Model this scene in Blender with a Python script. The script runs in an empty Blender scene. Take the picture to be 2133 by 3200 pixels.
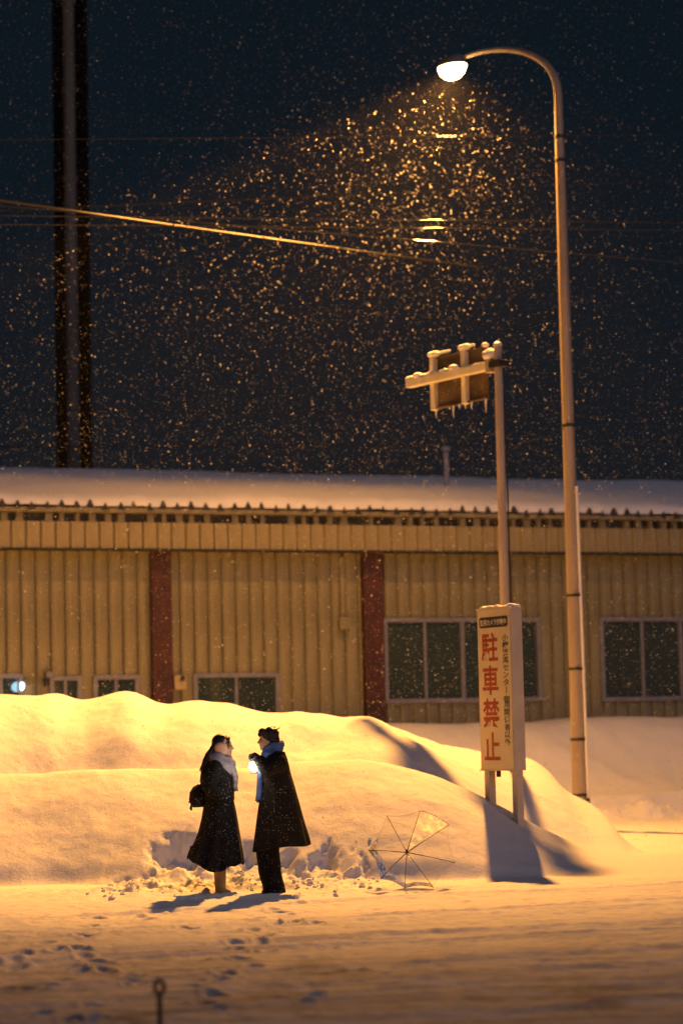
import bpy, bmesh, math, random
import numpy as np
from mathutils import Vector, Matrix

random.seed(7); rng = np.random.default_rng(11)
R = math.radians
scene = bpy.context.scene
COL = scene.collection

# ------------------------------------------------------------------ camera, world, light, exposure
CAM_H = 1.63
LENS, SENS = 85.0, 36.0
PITCH = math.atan(700.0 / 7555.6)
ROLL = 0.022
f0 = Vector((0, math.cos(PITCH), math.sin(PITCH))); r0 = Vector((1, 0, 0)); u0 = Vector((0, -math.sin(PITCH), math.cos(PITCH)))
CR = r0 * math.cos(ROLL) - u0 * math.sin(ROLL)
CU = r0 * math.sin(ROLL) + u0 * math.cos(ROLL)
CF = f0
cam_d = bpy.data.cameras.new('camera'); cam = bpy.data.objects.new('camera', cam_d); COL.objects.link(cam)
M = Matrix.Identity(4)
for i in range(3):
    M[i][0] = CR[i]; M[i][1] = CU[i]; M[i][2] = -CF[i]
M.translation = Vector((0, 0, CAM_H))
cam.matrix_world = M
cam_d.sensor_fit = 'VERTICAL'; cam_d.sensor_height = SENS; cam_d.sensor_width = 24; cam_d.lens = LENS
cam_d.clip_start = 0.1; cam_d.clip_end = 600
cam_d.dof.use_dof = True; cam_d.dof.focus_distance = 25.8; cam_d.dof.aperture_fstop = 1.2; cam_d.dof.aperture_blades = 0
scene.camera = cam

world = bpy.data.worlds.new('World'); scene.world = world; world.use_nodes = True
wn = world.node_tree.nodes; wl = world.node_tree.links
bg = wn['Background']
sky = wn.new('ShaderNodeTexSky'); sky.sky_type = 'NISHITA'; sky.sun_disc = False
sky.sun_elevation = R(40); sky.sun_rotation = R(200)
# night: the same sky far below daylight strength, its daylight blue dulled to the navy of a lit town's cloud
mixw = wn.new('ShaderNodeMix'); mixw.data_type = 'RGBA'; mixw.inputs['Factor'].default_value = 0.93
wl.new(sky.outputs[0], mixw.inputs['A']); mixw.inputs['B'].default_value = (1.8, 3.8, 6.0, 1)
wl.new(mixw.outputs['Result'], bg.inputs['Color'])
bg.inputs['Strength'].default_value = 0.0021

sun_d = bpy.data.lights.new('town_glow_sun', 'SUN'); sun = bpy.data.objects.new('town_glow_sun', sun_d); COL.objects.link(sun)
sun_d.energy = 0.36; sun_d.angle = R(50); sun_d.color = (0.78, 0.7, 0.95)
sun.rotation_euler = Vector((-0.55, 1.0, -0.62)).to_track_quat('-Z', 'Y').to_euler()

vs = scene.view_settings
vs.view_transform = 'Standard'; vs.look = 'None'; vs.gamma = 1.0; vs.use_curve_mapping = False; vs.exposure = 0.0
scene.cycles.max_bounces = 6; scene.cycles.diffuse_bounces = 3; scene.cycles.transparent_max_bounces = 24
scene.cycles.volume_bounces = 0; scene.cycles.caustics_reflective = False; scene.cycles.caustics_refractive = False
scene.cycles.sample_clamp_indirect = 3.0

LAMP_COL = (1.0, 0.415, 0.075)
LAMP_W = 47000.0

# ------------------------------------------------------------------ helpers
S = 7555.6
def ray(px, py):
    """direction through a point measured on the 2133 x 3200 photograph"""
    return CF * S + CR * (px - 1066.5) + CU * (1600 - py)
def P(px, py, Y):
    d = ray(px, py); t = Y / d.y
    return Vector((d.x * t, Y, CAM_H + d.z * t))

def tag(o, label=None, cat=None, group=None, kind=None):
    if label: o['label'] = label
    if cat: o['category'] = cat
    if group: o['group'] = group
    if kind: o['kind'] = kind
    return o
def empty(name, loc=(0, 0, 0), rz=0.0):
    o = bpy.data.objects.new(name, None); COL.objects.link(o); o.location = loc; o.rotation_euler = (0, 0, rz)
    o.empty_display_size = 0.1
    return o
def link(name, me, m=None, parent=None, smooth=False):
    o = bpy.data.objects.new(name, me); COL.objects.link(o)
    if m is not None and len(me.materials) == 0: me.materials.append(m)
    if smooth: me.shade_smooth(); me.set_sharp_from_angle(angle=R(48))
    if parent is not None: o.parent = parent
    return o

class MB:
    def __init__(s): s.v = []; s.f = []
    def add(s, vs_, fs):
        b = len(s.v); s.v += [tuple(v) for v in vs_]; s.f += [tuple(i + b for i in f) for f in fs]; return s
    def box(s, a, b):
        x0, y0, z0 = a; x1, y1, z1 = b
        return s.add([(x0,y0,z0),(x1,y0,z0),(x1,y1,z0),(x0,y1,z0),(x0,y0,z1),(x1,y0,z1),(x1,y1,z1),(x0,y1,z1)],
                     [(0,3,2,1),(4,5,6,7),(0,1,5,4),(1,2,6,5),(2,3,7,6),(3,0,4,7)])
    def cbox(s, a, b, c=0.01):
        """box with chamfered vertical and horizontal edges"""
        bm = bmesh.new(); m_ = MB().box(a, b)
        vs_ = [bm.verts.new(v) for v in m_.v]
        for f in m_.f: bm.faces.new([vs_[i] for i in f])
        bmesh.ops.bevel(bm, geom=bm.edges[:], offset=c, segments=2, affect='EDGES', profile=0.6)
        bm.verts.index_update()
        s.add([v.co[:] for v in bm.verts], [[v.index for v in f.verts] for f in bm.faces]); bm.free(); return s
    def tube(s, pts, rad, n=10, cap=True):
        pts = [Vector(p) for p in pts]
        if not hasattr(rad, '__len__'): rad = [rad] * len(pts)
        t0 = (pts[1] - pts[0]).normalized()
        ref = Vector((0, 0, 1)) if abs(t0.z) < 0.9 else Vector((1, 0, 0))
        nx = t0.cross(ref).normalized(); rings = []
        for i, p in enumerate(pts):
            if i == 0: t = (pts[1] - pts[0])
            elif i == len(pts) - 1: t = pts[-1] - pts[-2]
            else: t = pts[i + 1] - pts[i - 1]
            t.normalize(); nx = (nx - t * nx.dot(t)).normalized(); ny = t.cross(nx)
            rings.append([p + (nx * math.cos(2*math.pi*k/n) + ny * math.sin(2*math.pi*k/n)) * rad[i] for k in range(n)])
        return s.loft(rings, cap)
    def loft(s, rings, cap=True):
        n = len(rings[0]); vs_ = [p for r in rings for p in r]; fs = []
        for i in range(len(rings) - 1):
            for k in range(n):
                a = i*n+k; b = i*n+(k+1) % n
                fs.append((a, b, b+n, a+n))
        if cap:
            fs.append(tuple(range(n))[::-1]); fs.append(tuple(range((len(rings)-1)*n, len(rings)*n)))
        return s.add(vs_, fs)
    def lathe(s, prof, c=(0, 0, 0), n=20, cap=True):
        return s.loft([[(c[0]+r*math.cos(2*math.pi*k/n), c[1]+r*math.sin(2*math.pi*k/n), c[2]+z) for k in range(n)] for r, z in prof], cap)
    def ball(s, c, r, nu=14, nv=9, rot=None):
        if not hasattr(r, '__len__'): r = (r, r, r)
        vs_ = []; fs = []
        for i in range(nv + 1):
            th = math.pi * i / nv
            for k in range(nu):
                ph = 2*math.pi*k/nu
                v = Vector((r[0]*math.sin(th)*math.cos(ph), r[1]*math.sin(th)*math.sin(ph), r[2]*math.cos(th)))
                if rot: v = rot @ v
                vs_.append(v + Vector(c))
        for i in range(nv):
            for k in range(nu):
                a = i*nu+k; b = i*nu+(k+1) % nu
                fs.append((a, a+nu, b+nu, b))
        return s.add(vs_, fs)
    def mesh(s, name):
        me = bpy.data.meshes.new(name); me.from_pydata(s.v, [], s.f); me.update()
        bm = bmesh.new(); bm.from_mesh(me)
        bmesh.ops.remove_doubles(bm, verts=bm.verts, dist=1e-6)
        bmesh.ops.recalc_face_normals(bm, faces=bm.faces); bm.to_mesh(me); bm.free()
        return me
    def build(s, name, m, parent=None, smooth=False):
        return link(name, s.mesh(name), m, parent, smooth)

def remesh(mb, name, voxel, smooth_it=4):
    """fuse overlapping shapes into one continuous skin"""
    me = mb.mesh(name); o = bpy.data.objects.new(name, me); COL.objects.link(o)
    md = o.modifiers.new('r', 'REMESH'); md.mode = 'VOXEL'; md.voxel_size = voxel
    if smooth_it:
        sm = o.modifiers.new('s', 'SMOOTH'); sm.iterations = smooth_it; sm.factor = 0.5
    dg = bpy.context.evaluated_depsgraph_get()
    out = bpy.data.meshes.new_from_object(o.evaluated_get(dg)); out.name = name
    bpy.data.objects.remove(o); bpy.data.meshes.remove(me)
    out.shade_smooth(); out.materials.clear()
    return out

def copy_tree(o, parent=None):
    c = o.copy(); COL.objects.link(c); c.parent = parent
    for ch in list(o.children): copy_tree(ch, c)
    return c

# value noise on numpy grids
def _hash(ix, iy, seed):
    h = (ix.astype(np.int64) * 374761393 + iy.astype(np.int64) * 668265263 + seed * 974634777) & 0x7fffffff
    h = ((h ^ (h >> 13)) * 1274126177) & 0x7fffffff
    return ((h ^ (h >> 16)) & 0xffff) / 65535.0
def vnoise(x, y, seed=0):
    ix = np.floor(x); iy = np.floor(y); fx = x - ix; fy = y - iy
    fx = fx*fx*fx*(fx*(fx*6-15)+10); fy = fy*fy*fy*(fy*(fy*6-15)+10)
    a = _hash(ix, iy, seed); b = _hash(ix+1, iy, seed); c = _hash(ix, iy+1, seed); d = _hash(ix+1, iy+1, seed)
    return (a*(1-fx)+b*fx)*(1-fy) + (c*(1-fx)+d*fx)*fy - 0.5
def fbm(x, y, seed=0, octv=4, gain=0.5):
    t = 0; a = 1.0
    for i in range(octv):
        t = t + a * vnoise(x * 2**i + 17.3*i, y * 2**i - 9.1*i, seed + i); a *= gain
    return t
def sstep(a, b, x):
    t = np.clip((x - a) / (b - a), 0, 1); return t*t*(3-2*t)

# ------------------------------------------------------------------ materials
MATS = {}
def mat(name, col, rough=0.6, metal=0.0, var=0.0, vscale=6.0, bump=0.0, bscale=40.0, spec=0.5, stretch=None, emit=None, es=0.0, col2=None, sheen=0.0):
    if name in MATS: return MATS[name]
    m = bpy.data.materials.new(name); m.use_nodes = True; nt = m.node_tree; b = nt.nodes['Principled BSDF']
    b.inputs['Base Color'].default_value = (*col, 1); b.inputs['Roughness'].default_value = rough
    b.inputs['Metallic'].default_value = metal; b.inputs['Specular IOR Level'].default_value = spec
    if sheen: b.inputs['Sheen Weight'].default_value = sheen
    if emit: b.inputs['Emission Color'].default_value = (*emit, 1); b.inputs['Emission Strength'].default_value = es
    if var or bump:
        tc = nt.nodes.new('ShaderNodeTexCoord'); mp = nt.nodes.new('ShaderNodeMapping')
        nt.links.new(tc.outputs['Object'], mp.inputs['Vector'])
        if stretch: mp.inputs['Scale'].default_value = stretch
    if var:
        n = nt.nodes.new('ShaderNodeTexNoise'); n.inputs['Scale'].default_value = vscale; n.inputs['Detail'].default_value = 5
        nt.links.new(mp.outputs[0], n.inputs['Vector'])
        cr = nt.nodes.new('ShaderNodeValToRGB')
        lo = col2 if col2 else tuple(c*(1-var) for c in col)
        hi = col if col2 else tuple(min(1, c*(1+var)) for c in col)
        cr.color_ramp.elements[0].position = 0.3; cr.color_ramp.elements[0].color = (*lo, 1)
        cr.color_ramp.elements[1].position = 0.7; cr.color_ramp.elements[1].color = (*hi, 1)
        nt.links.new(n.outputs['Fac'], cr.inputs[0]); nt.links.new(cr.outputs[0], b.inputs['Base Color'])
    if bump:
        n2 = nt.nodes.new('ShaderNodeTexNoise'); n2.inputs['Scale'].default_value = bscale; n2.inputs['Detail'].default_value = 6
        nt.links.new(mp.outputs[0], n2.inputs['Vector'])
        bp = nt.nodes.new('ShaderNodeBump'); bp.inputs['Strength'].default_value = bump; bp.inputs['Distance'].default_value = 0.02
        nt.links.new(n2.outputs['Fac'], bp.inputs['Height']); nt.links.new(bp.outputs[0], b.inputs['Normal'])
    MATS[name] = m; return m

def cloth_mat(name, col, fleck=0.0, rough=0.9):
    """woven cloth, with caught snow crystals when fleck > 0"""
    m = mat(name, col, rough, var=0.25, vscale=9, bump=0.35, bscale=160, spec=0.15)
    if fleck:
        nt = m.node_tree; b = nt.nodes['Principled BSDF']
        tc = nt.nodes.new('ShaderNodeTexCoord')
        v = nt.nodes.new('ShaderNodeTexVoronoi'); v.inputs['Scale'].default_value = 62; v.feature = 'F1'
        nt.links.new(tc.outputs['Object'], v.inputs['Vector'])
        big = nt.nodes.new('ShaderNodeTexNoise'); big.inputs['Scale'].default_value = 5; nt.links.new(tc.outputs['Object'], big.inputs['Vector'])
        # radius of each speck follows the cell's random colour and a slow noise
        sep = nt.nodes.new('ShaderNodeSeparateColor'); nt.links.new(v.outputs['Color'], sep.inputs[0])
        mu = nt.nodes.new('ShaderNodeMath'); mu.operation = 'MULTIPLY'; nt.links.new(sep.outputs[0], mu.inputs[0]); nt.links.new(big.outputs['Fac'], mu.inputs[1])
        th = nt.nodes.new('ShaderNodeMath'); th.operation = 'MULTIPLY_ADD'; nt.links.new(mu.outputs[0], th.inputs[0]); th.inputs[1].default_value = 0.75; th.inputs[2].default_value = -0.2 + fleck
        lt = nt.nodes.new('ShaderNodeMath'); lt.operation = 'LESS_THAN'; nt.links.new(v.outputs['Distance'], lt.inputs[0]); nt.links.new(th.outputs[0], lt.inputs[1])
        mx = nt.nodes.new('ShaderNodeMix'); mx.data_type = 'RGBA'; nt.links.new(lt.outputs[0], mx.inputs['Factor'])
        src = b.inputs['Base Color'].links[0].from_socket
        nt.links.new(src, mx.inputs['A']); mx.inputs['B'].default_value = (0.55, 0.57, 0.62, 1)
        nt.links.new(mx.outputs['Result'], b.inputs['Base Color'])
    return m

def snow_mat(name, col, road=False):
    m = bpy.data.materials.new(name); m.use_nodes = True; nt = m.node_tree; b = nt.nodes['Principled BSDF']
    b.inputs['Roughness'].default_value = 0.75; b.inputs['Specular IOR Level'].default_value = 0.25
    b.inputs['Base Color'].default_value = (*col, 1)
    tc = nt.nodes.new('ShaderNodeTexCoord')
    n1 = nt.nodes.new('ShaderNodeTexNoise'); n1.inputs['Scale'].default_value = 26; n1.inputs['Detail'].default_value = 8; n1.inputs['Roughness'].default_value = 0.72
    nt.links.new(tc.outputs['Object'], n1.inputs['Vector'])
    bp = nt.nodes.new('ShaderNodeBump'); bp.inputs['Strength'].default_value = 0.55; bp.inputs['Distance'].default_value = 0.02
    nt.links.new(n1.outputs['Fac'], bp.inputs['Height']); nt.links.new(bp.outputs[0], b.inputs['Normal'])
    # grain of the crystals, and packed dirt on the driven surface
    n2 = nt.nodes.new('ShaderNodeTexNoise'); n2.inputs['Scale'].default_value = 90; n2.inputs['Detail'].default_value = 3
    nt.links.new(tc.outputs['Object'], n2.inputs['Vector'])
    r1 = nt.nodes.new('ShaderNodeValToRGB'); r1.color_ramp.elements[0].position = 0.3; r1.color_ramp.elements[1].position = 0.62
    k = 0.72 if road else 0.86
    r1.color_ramp.elements[0].color = (col[0]*k, col[1]*k, col[2]*k, 1); r1.color_ramp.elements[1].color = (*col, 1)
    nt.links.new(n2.outputs['Fac'], r1.inputs[0]); last = r1.outputs[0]
    if road:
        mp = nt.nodes.new('ShaderNodeMapping'); mp.inputs['Rotation'].default_value = (0, 0, -R(19)); mp.inputs['Scale'].default_value = (0.22, 2.6, 1)
        nt.links.new(tc.outputs['Object'], mp.inputs['Vector'])
        n3 = nt.nodes.new('ShaderNodeTexNoise'); n3.inputs['Scale'].default_value = 1.5; n3.inputs['Detail'].default_value = 7; n3.inputs['Roughness'].default_value = 0.6
        nt.links.new(mp.outputs[0], n3.inputs['Vector'])
        r3 = nt.nodes.new('ShaderNodeValToRGB'); r3.color_ramp.elements[0].position = 0.38; r3.color_ramp.elements[1].position = 0.6
        r3.color_ramp.elements[0].color = (0.52, 0.5, 0.5, 1); r3.color_ramp.elements[1].color = (1, 1, 1, 1)
        nt.links.new(n3.outputs['Fac'], r3.inputs[0])
        n4 = nt.nodes.new('ShaderNodeTexNoise'); n4.inputs['Scale'].default_value = 1.1; n4.inputs['Detail'].default_value = 6; n4.inputs['Roughness'].default_value = 0.65
        mp4 = nt.nodes.new('ShaderNodeMapping'); mp4.inputs['Scale'].default_value = (1.0, 0.45, 1); nt.links.new(tc.outputs['Object'], mp4.inputs['Vector']); nt.links.new(mp4.outputs[0], n4.inputs['Vector'])
        r4 = nt.nodes.new('ShaderNodeValToRGB'); r4.color_ramp.elements[0].position = 0.3; r4.color_ramp.elements[1].position = 0.46
        r4.color_ramp.elements[0].color = (0.4, 0.37, 0.36, 1); r4.color_ramp.elements[1].color = (1, 1, 1, 1)
        nt.links.new(n4.outputs['Fac'], r4.inputs[0])
        # clean unpacked snow lies along the foot of the bank
        sp = nt.nodes.new('ShaderNodeSeparateXYZ'); nt.links.new(tc.outputs['Object'], sp.inputs[0])
        ns = nt.nodes.new('ShaderNodeTexNoise'); ns.inputs['Scale'].default_value = 0.9; ns.inputs['Detail'].default_value = 5; nt.links.new(mp4.outputs[0], ns.inputs['Vector'])
        ya = nt.nodes.new('ShaderNodeMath'); ya.operation = 'MULTIPLY_ADD'; nt.links.new(ns.outputs['Fac'], ya.inputs[0]); ya.inputs[1].default_value = 3.0; nt.links.new(sp.outputs['Y'], ya.inputs[2])
        cl = nt.nodes.new('ShaderNodeMapRange'); cl.interpolation_type = 'SMOOTHSTEP'; nt.links.new(ya.outputs[0], cl.inputs[0]); cl.inputs[1].default_value = 16.5; cl.inputs[2].default_value = 26.5
        for rr in (r3, r4):
            mx = nt.nodes.new('ShaderNodeMix'); mx.data_type = 'RGBA'; mx.blend_type = 'MULTIPLY'; mx.inputs['Factor'].default_value = 1
            nt.links.new(last, mx.inputs['A']); nt.links.new(rr.outputs[0], mx.inputs['B']); last = mx.outputs['Result']
        mx = nt.nodes.new('ShaderNodeMix'); mx.data_type = 'RGBA'; nt.links.new(cl.outputs[0], mx.inputs['Factor']); nt.links.new(last, mx.inputs['A']); mx.inputs['B'].default_value = (0.86, 0.86, 0.88, 1); last = mx.outputs['Result']
    nt.links.new(last, b.inputs['Base Color'])
    return m
SNOW = snow_mat('fresh_snow', (0.88, 0.88, 0.9))
ROADSNOW = snow_mat('packed_snow', (0.74, 0.68, 0.63), True)
CAPSNOW = mat('settled_snow', (0.9, 0.9, 0.92), 0.7, bump=0.3, bscale=30)

# ------------------------------------------------------------------ ground: road, snow banks
WALL_A = math.atan(0.397); WU = Vector((math.cos(WALL_A), math.sin(WALL_A), 0)); WN = Vector((WU.y, -WU.x, 0)); W0 = Vector((0, 48, 0))
def onwall(px, py, d=0.0):
    """(s, z) where the sight line through a photo point meets the wall plane pushed d metres to the street"""
    v = ray(px, py); o = Vector((0, 0, CAM_H)); q = W0 + WN * d
    t = (q - o).dot(WN) / v.dot(WN); p = o + v * t
    return (p - W0).dot(WU), p.z

YT, Y1, YS, Y2, YE = 27.5, 30.3, 31.4, 34.0, 38.0
def y2px(px): return Y2 + 1.9*float(sstep(1150.0, 1500.0, np.float64(px)))
def table(pts, Y):
    w = [P(x, y, Y(x) if callable(Y) else Y) for x, y in pts]; return np.array([p.x for p in w]), np.array([p.z for p in w])
C2 = table([(-900,2190),(-600,2160),(-420,2185),(-250,2150),(-90,2178),(0,2168),(54,2173),(110,2168),(163,2163),(200,2170),(238,2186),(270,2184),(299,2178),(345,2166),(394,2159),(435,2167),(490,2194),(530,2200),(560,2195),(598,2190),(660,2193),(721,2197),(768,2210),(816,2223),(884,2224),(938,2221),(993,2229),(1066,2244),(1134,2241),(1161,2244),(1202,2260),(1297,2297),(1406,2335),(1501,2352),(1644,2372),(1678,2384),(1719,2415),(1746,2455),(1780,2477),(1821,2498),(1858,2518),(1868,2540),(1880,2585),(1920,2600)], y2px)
C1 = table([(-900,2405),(-500,2425),(0,2418),(120,2416),(238,2409),(326,2402),(476,2401),(700,2400),(850,2392),(938,2379),(1066,2377),(1168,2380),(1270,2392),(1372,2420),(1450,2456),(1529,2498),(1590,2536),(1650,2568),(1720,2602),(1800,2636),(1900,2662),(2000,2672)], Y1)
def smooth_table(t, n=600, sig=0.05):
    xs = np.linspace(t[0][0], t[0][-1], n); zs = np.interp(xs, t[0], t[1]); dx = xs[1]-xs[0]
    w = max(1, int(3*sig/dx)); k = np.exp(-0.5*((np.arange(-w, w+1)*dx)/sig)**2); k /= k.sum()
    zp = np.concatenate([np.full(w, zs[0]), zs, np.full(w, zs[-1])]); return xs, np.convolve(zp, k, 'valid')
C2 = smooth_table(C2, sig=0.06); C1 = smooth_table(C1, sig=0.12)
def lut(pts, sig=0.025, n=400):
    p = np.array(pts); xs = np.linspace(0, 1, n); ys = np.interp(xs, p[:, 0], p[:, 1]); w = int(3*sig*n)
    k = np.exp(-0.5*((np.arange(-w, w+1)/n)/sig)**2); k /= k.sum()
    yp = np.concatenate([2*ys[0]-ys[1:w+1][::-1], ys, np.full(w, ys[-1])]); z = np.convolve(yp, k, 'valid'); return xs, (z-z[0])/(z[-1]-z[0])
G1 = lut([(0,0),(0.03,0.015),(0.06,0.07),(0.11,0.17),(0.17,0.245),(0.35,0.46),(0.6,0.70),(0.8,0.87),(0.93,0.97),(1,1)], 0.026)
G2 = lut([(0,0),(0.06,0.06),(0.2,0.33),(0.34,0.52),(0.5,0.70),(0.7,0.86),(0.87,0.96),(1,1)], 0.05)
z3 = [onwall(x, y, 1.0) for x, y in [(1000,2268),(1230,2263),(1500,2262),(1720,2257),(1800,2246),(1900,2241),(2000,2240),(2133,2243),(2400,2230)]]
Z3 = (np.array([a for a, b in z3]), np.array([b for a, b in z3]))

FOOT = [(300,2862,0.3),(285,2888,-0.2),(274,2927,0.2),(262,2934,0),(240,2966,0.3),(250,2972,0.1),(262,2992,-0.2),(310,3006,0.4),(322,3026,0.1),(330,3033,0),
        (880,2850,0.4),(905,2880,0.1),(912,2882,0),(895,2912,0.3),(810,2940,-0.1),(770,2970,0.2),(742,2998,0.3),(700,3040,0),(580,3080,0.5),(640,3128,0.2),(690,3150,-0.3),(815,2975,0.2),
        (180,3075,0.1),(110,3080,0.3),(300,3130,0.2),(225,3180,0),(330,3175,0.4),(410,3072,0.2),(1000,2885,0.2),(1020,2960,0.1),(590,2900,0.2),(1110,3035,0.1)]
def ground_hit(px, py, z=0.0):
    v = ray(px, py); t = (z - CAM_H) / v.z; return v.x*t, v.y*t
FOOTW = [(*ground_hit(x, y), a) for x, y, a in FOOT]
for (xa, ya), (xb, yb), n_ in (((-1.5, 25.6), (-2.6, 18.0), 15), ((-0.6, 25.3), (-0.9, 17.0), 14), ((-3.2, 19.5), (-0.2, 15.2), 12), ((-2.9, 16.0), (-1.2, 14.2), 9)):
    for k in range(n_):
        t = k/(n_-1); sd = 0.11*(-1)**k; FOOTW.append((xa+(xb-xa)*t+sd+rng.normal()*0.05, ya+(yb-ya)*t+rng.normal()*0.1, rng.normal()*0.35-0.4))

def height(X, Y):
    warp = 0.22*np.sin(X*0.8+1.0) + 0.12*np.sin(X*2.1) + 0.5*fbm(X*0.5, Y*0.25, 3, 3)*0.6
    Yw = Y + warp*np.clip((Y-24)/4, 0, 1)
    Yl2 = Y2 + 1.9*sstep(0.42, 2.05, X); Yls = YS + 0.5*sstep(0.42, 2.05, X); Yle = Yl2 + (YE-Y2)*sstep(4.2, 2.0, X) + 0.8*sstep(2.0, 4.2, X)
    z1 = np.interp(X, *C1); z2 = np.interp(X, *C2)
    far_l = sstep(-14, -10, X)                       # banks go on to the left, fade far to the right
    z1 = np.maximum(z1, 0.0)*sstep(7.5, 3.2, X); z2 = np.maximum(z2, 0.0)*sstep(3.95, 3.8, X)
    z1 = z1 + (X < -6)*0.10*np.sin(X*1.3); z2 = z2 + (X < -6)*0.12*np.sin(X*1.7+1)
    # where people and boots broke the foot of the bank it is pushed back in ragged bays
    edge = 0.9*fbm(X*1.1, Y*0.2, 21, 5, 0.6)
    t = np.clip((Yw-YT-0.16*edge*np.exp(-np.clip(Yw-YT, 0, 9)/0.25))/(Y1-YT), 0, 1); a = z1*np.interp(t, *G1)
    zs = np.maximum(z1-0.13, 0)
    t = np.clip((Yw-Y1)/(Yls-Y1), 0, 1); b = z1 + (zs-z1)*(t*t*(3-2*t))
    t = np.clip((Yw-Yls)/(Yl2-Yls), 0, 1); c = zs + (np.maximum(z2-zs, 0))*np.interp(t, *G2)
    pk = np.maximum(z2, zs)
    t = np.clip((Yw-Yl2)/(Yle-Yl2), 0, 1); d = pk*(1-(t*t*(3-2*t)))
    z = np.where(Yw < Y1, a, np.where(Yw < Yls, b, np.where(Yw < Yl2, c, d)))
    bank = np.clip(z/0.3, 0, 1)
    z = z + bank*(0.055*fbm(X*0.9, Y*0.9, 31, 3) + 0.012*fbm(X*6, Y*6, 41, 3))
    # bays trodden into the foot of the bank
    nx = X + 0.16*fbm(X*1.8, Y*1.2, 51, 4); ny = Y + 0.45*fbm(X*1.5, Y*1.0, 61, 4)
    rag = 0.42*fbm(X*4, Y*2.5, 66, 5, 0.55)
    bays = np.zeros_like(X)
    for cx, cy, rx, ry, ang in [(-1.95,27.45,0.42,1.15,0.15),(-1.1,27.3,1.15,0.95,-0.05),(-0.26,27.3,0.24,0.8,0.25),(-0.02,27.05,0.22,0.55,-0.3),(-2.45,27.15,0.34,0.85,0.2)]:
        dx = (nx-cx)*math.cos(ang)+(ny-cy)*math.sin(ang); dy = -(nx-cx)*math.sin(ang)+(ny-cy)*math.cos(ang)
        q = np.sqrt((dx/rx)**2+(dy/ry)**2) + rag*0.5
        bays = np.maximum(bays, 1-sstep(0.5, 1.1, q))
    floor = 0.07 + 0.13*fbm(X*3.5, Y*2.2, 71, 5, 0.6)
    z = np.where(bays > 0, z*(1-bays) + np.minimum(z, floor+0.0*z)*bays, z)
    z = z + (0.15*fbm(X*5, Y*3.5, 77, 5, 0.65)*bays*(1-bays)*3 + 0.05*np.abs(fbm(X*8, Y*6, 78, 4, 0.6))*bays)
    # loose churned snow around them
    churn = np.exp(-(((X+1.2)/1.5)**2 + ((Y-26.6)/1.15)**2)**1.5)
    lumps = np.maximum(fbm(X*3.6, Y*2.4, 81, 5, 0.55), -0.12)
    z = z + churn*(0.17*lumps + 0.03)
    stand = np.exp(-((X+0.72)**2 + ((Y-25.65)*0.8)**2)/0.09) + np.exp(-((X+1.25)**2 + ((Y-25.8)*0.8)**2)/0.09)
    z = z*(1-np.clip(stand, 0, 1)*0.9)
    # wheel ruts and scraped streaks along the street
    al = X*WU.x + Y*WU.y; pe = X*WN.x + Y*WN.y
    road = sstep(27.4, 26.4, Yw)*1.0 + sstep(37.5, 39, Yw)
    for p0, wd, dp in [(-20.6,0.10,0.022),(-20.0,0.12,0.018),(-18.3,0.13,0.03),(-17.75,0.09,0.02),(-16.2,0.12,0.02),(-15.1,0.16,0.024),(-14.2,0.10,0.018),(-22.6,0.10,0.022),(-13.1,0.15,0.02)]:
        q = pe - p0 + 0.12*np.sin(al*0.21+p0) + 0.05*np.sin(al*0.9+2*p0)
        z = z - road*dp*(np.exp(-(q/wd)**2) - 0.55*np.exp(-((np.abs(q)-1.8*wd)/(0.6*wd))**2))
    z = z + road*(0.022*fbm(al*0.9, pe*4.5, 91, 5) + 0.013*fbm(X*8, Y*6, 95, 4, 0.6) + 0.035*fbm(X*0.35, Y*0.35, 99, 2))
    for fx, fy, an in FOOTW:
        ca, sa = math.cos(an+0.4), math.sin(an+0.4)
        m_ = (np.abs(X-fx) < 0.5) & (np.abs(Y-fy) < 0.7)
        if not m_.any(): continue
        dx = (X[m_]-fx)*ca+(Y[m_]-fy)*sa; dy = -(X[m_]-fx)*sa+(Y[m_]-fy)*ca
        q = np.sqrt((dx/0.062)**2+(dy/0.15)**2)
        z[m_] += -0.034*(1-sstep(0.4, 1.1, q)) + 0.012*np.exp(-((q-1.35)/0.3)**2)
    # groove the umbrella rim pressed, and dents in the far bank
    ux, uy = ground_hit(1275, 2782)
    q = np.abs(Y-(uy+0.12*((X-ux)/0.4)**2)); z = z - 0.03*np.exp(-(q/0.09)**2)*(np.abs(X-ux) < 0.52)
    for px, py, YY, r, dp in [(215,2190,33.6,0.14,0.03),(645,2218,33.5,0.16,0.035),(960,2330,32.4,0.45,0.13),(905,2370,32.0,0.2,0.05),(1330,2350,33,0.25,-0.03)]:
        p = P(px, py, YY); z = z - dp*np.exp(-(((X-p.x)/r)**2+((Y-YY)/(r*1.1))**2))
    # bank shovelled against the building
    s_ = (X-W0.x)*WU.x+(Y-W0.y)*WU.y; dd = (X-W0.x)*WN.x+(Y-W0.y)*WN.y + 0.25*fbm(X*0.8, Y*0.8, 111, 3)
    zb = np.interp(s_, *Z3)*(0.24*sstep(4.6, 4.1, dd) + 0.76*sstep(4.1, 1.1, dd)) + 0.04*fbm(X*1.5, Y*1.5, 121, 4)*sstep(4.6, 3.5, dd)
    z = np.maximum(z, np.where(dd < 4.7, zb, -1))
    rg_ = np.exp(-((dd-5.3)/0.55)**2)*sstep(3.6, 4.6, X)            # rough ridge the plough left beside the lamp post
    z = z + rg_*(0.26 + 0.3*fbm(X*2.2, Y*2.2, 131, 5, 0.6))
    return z

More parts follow.
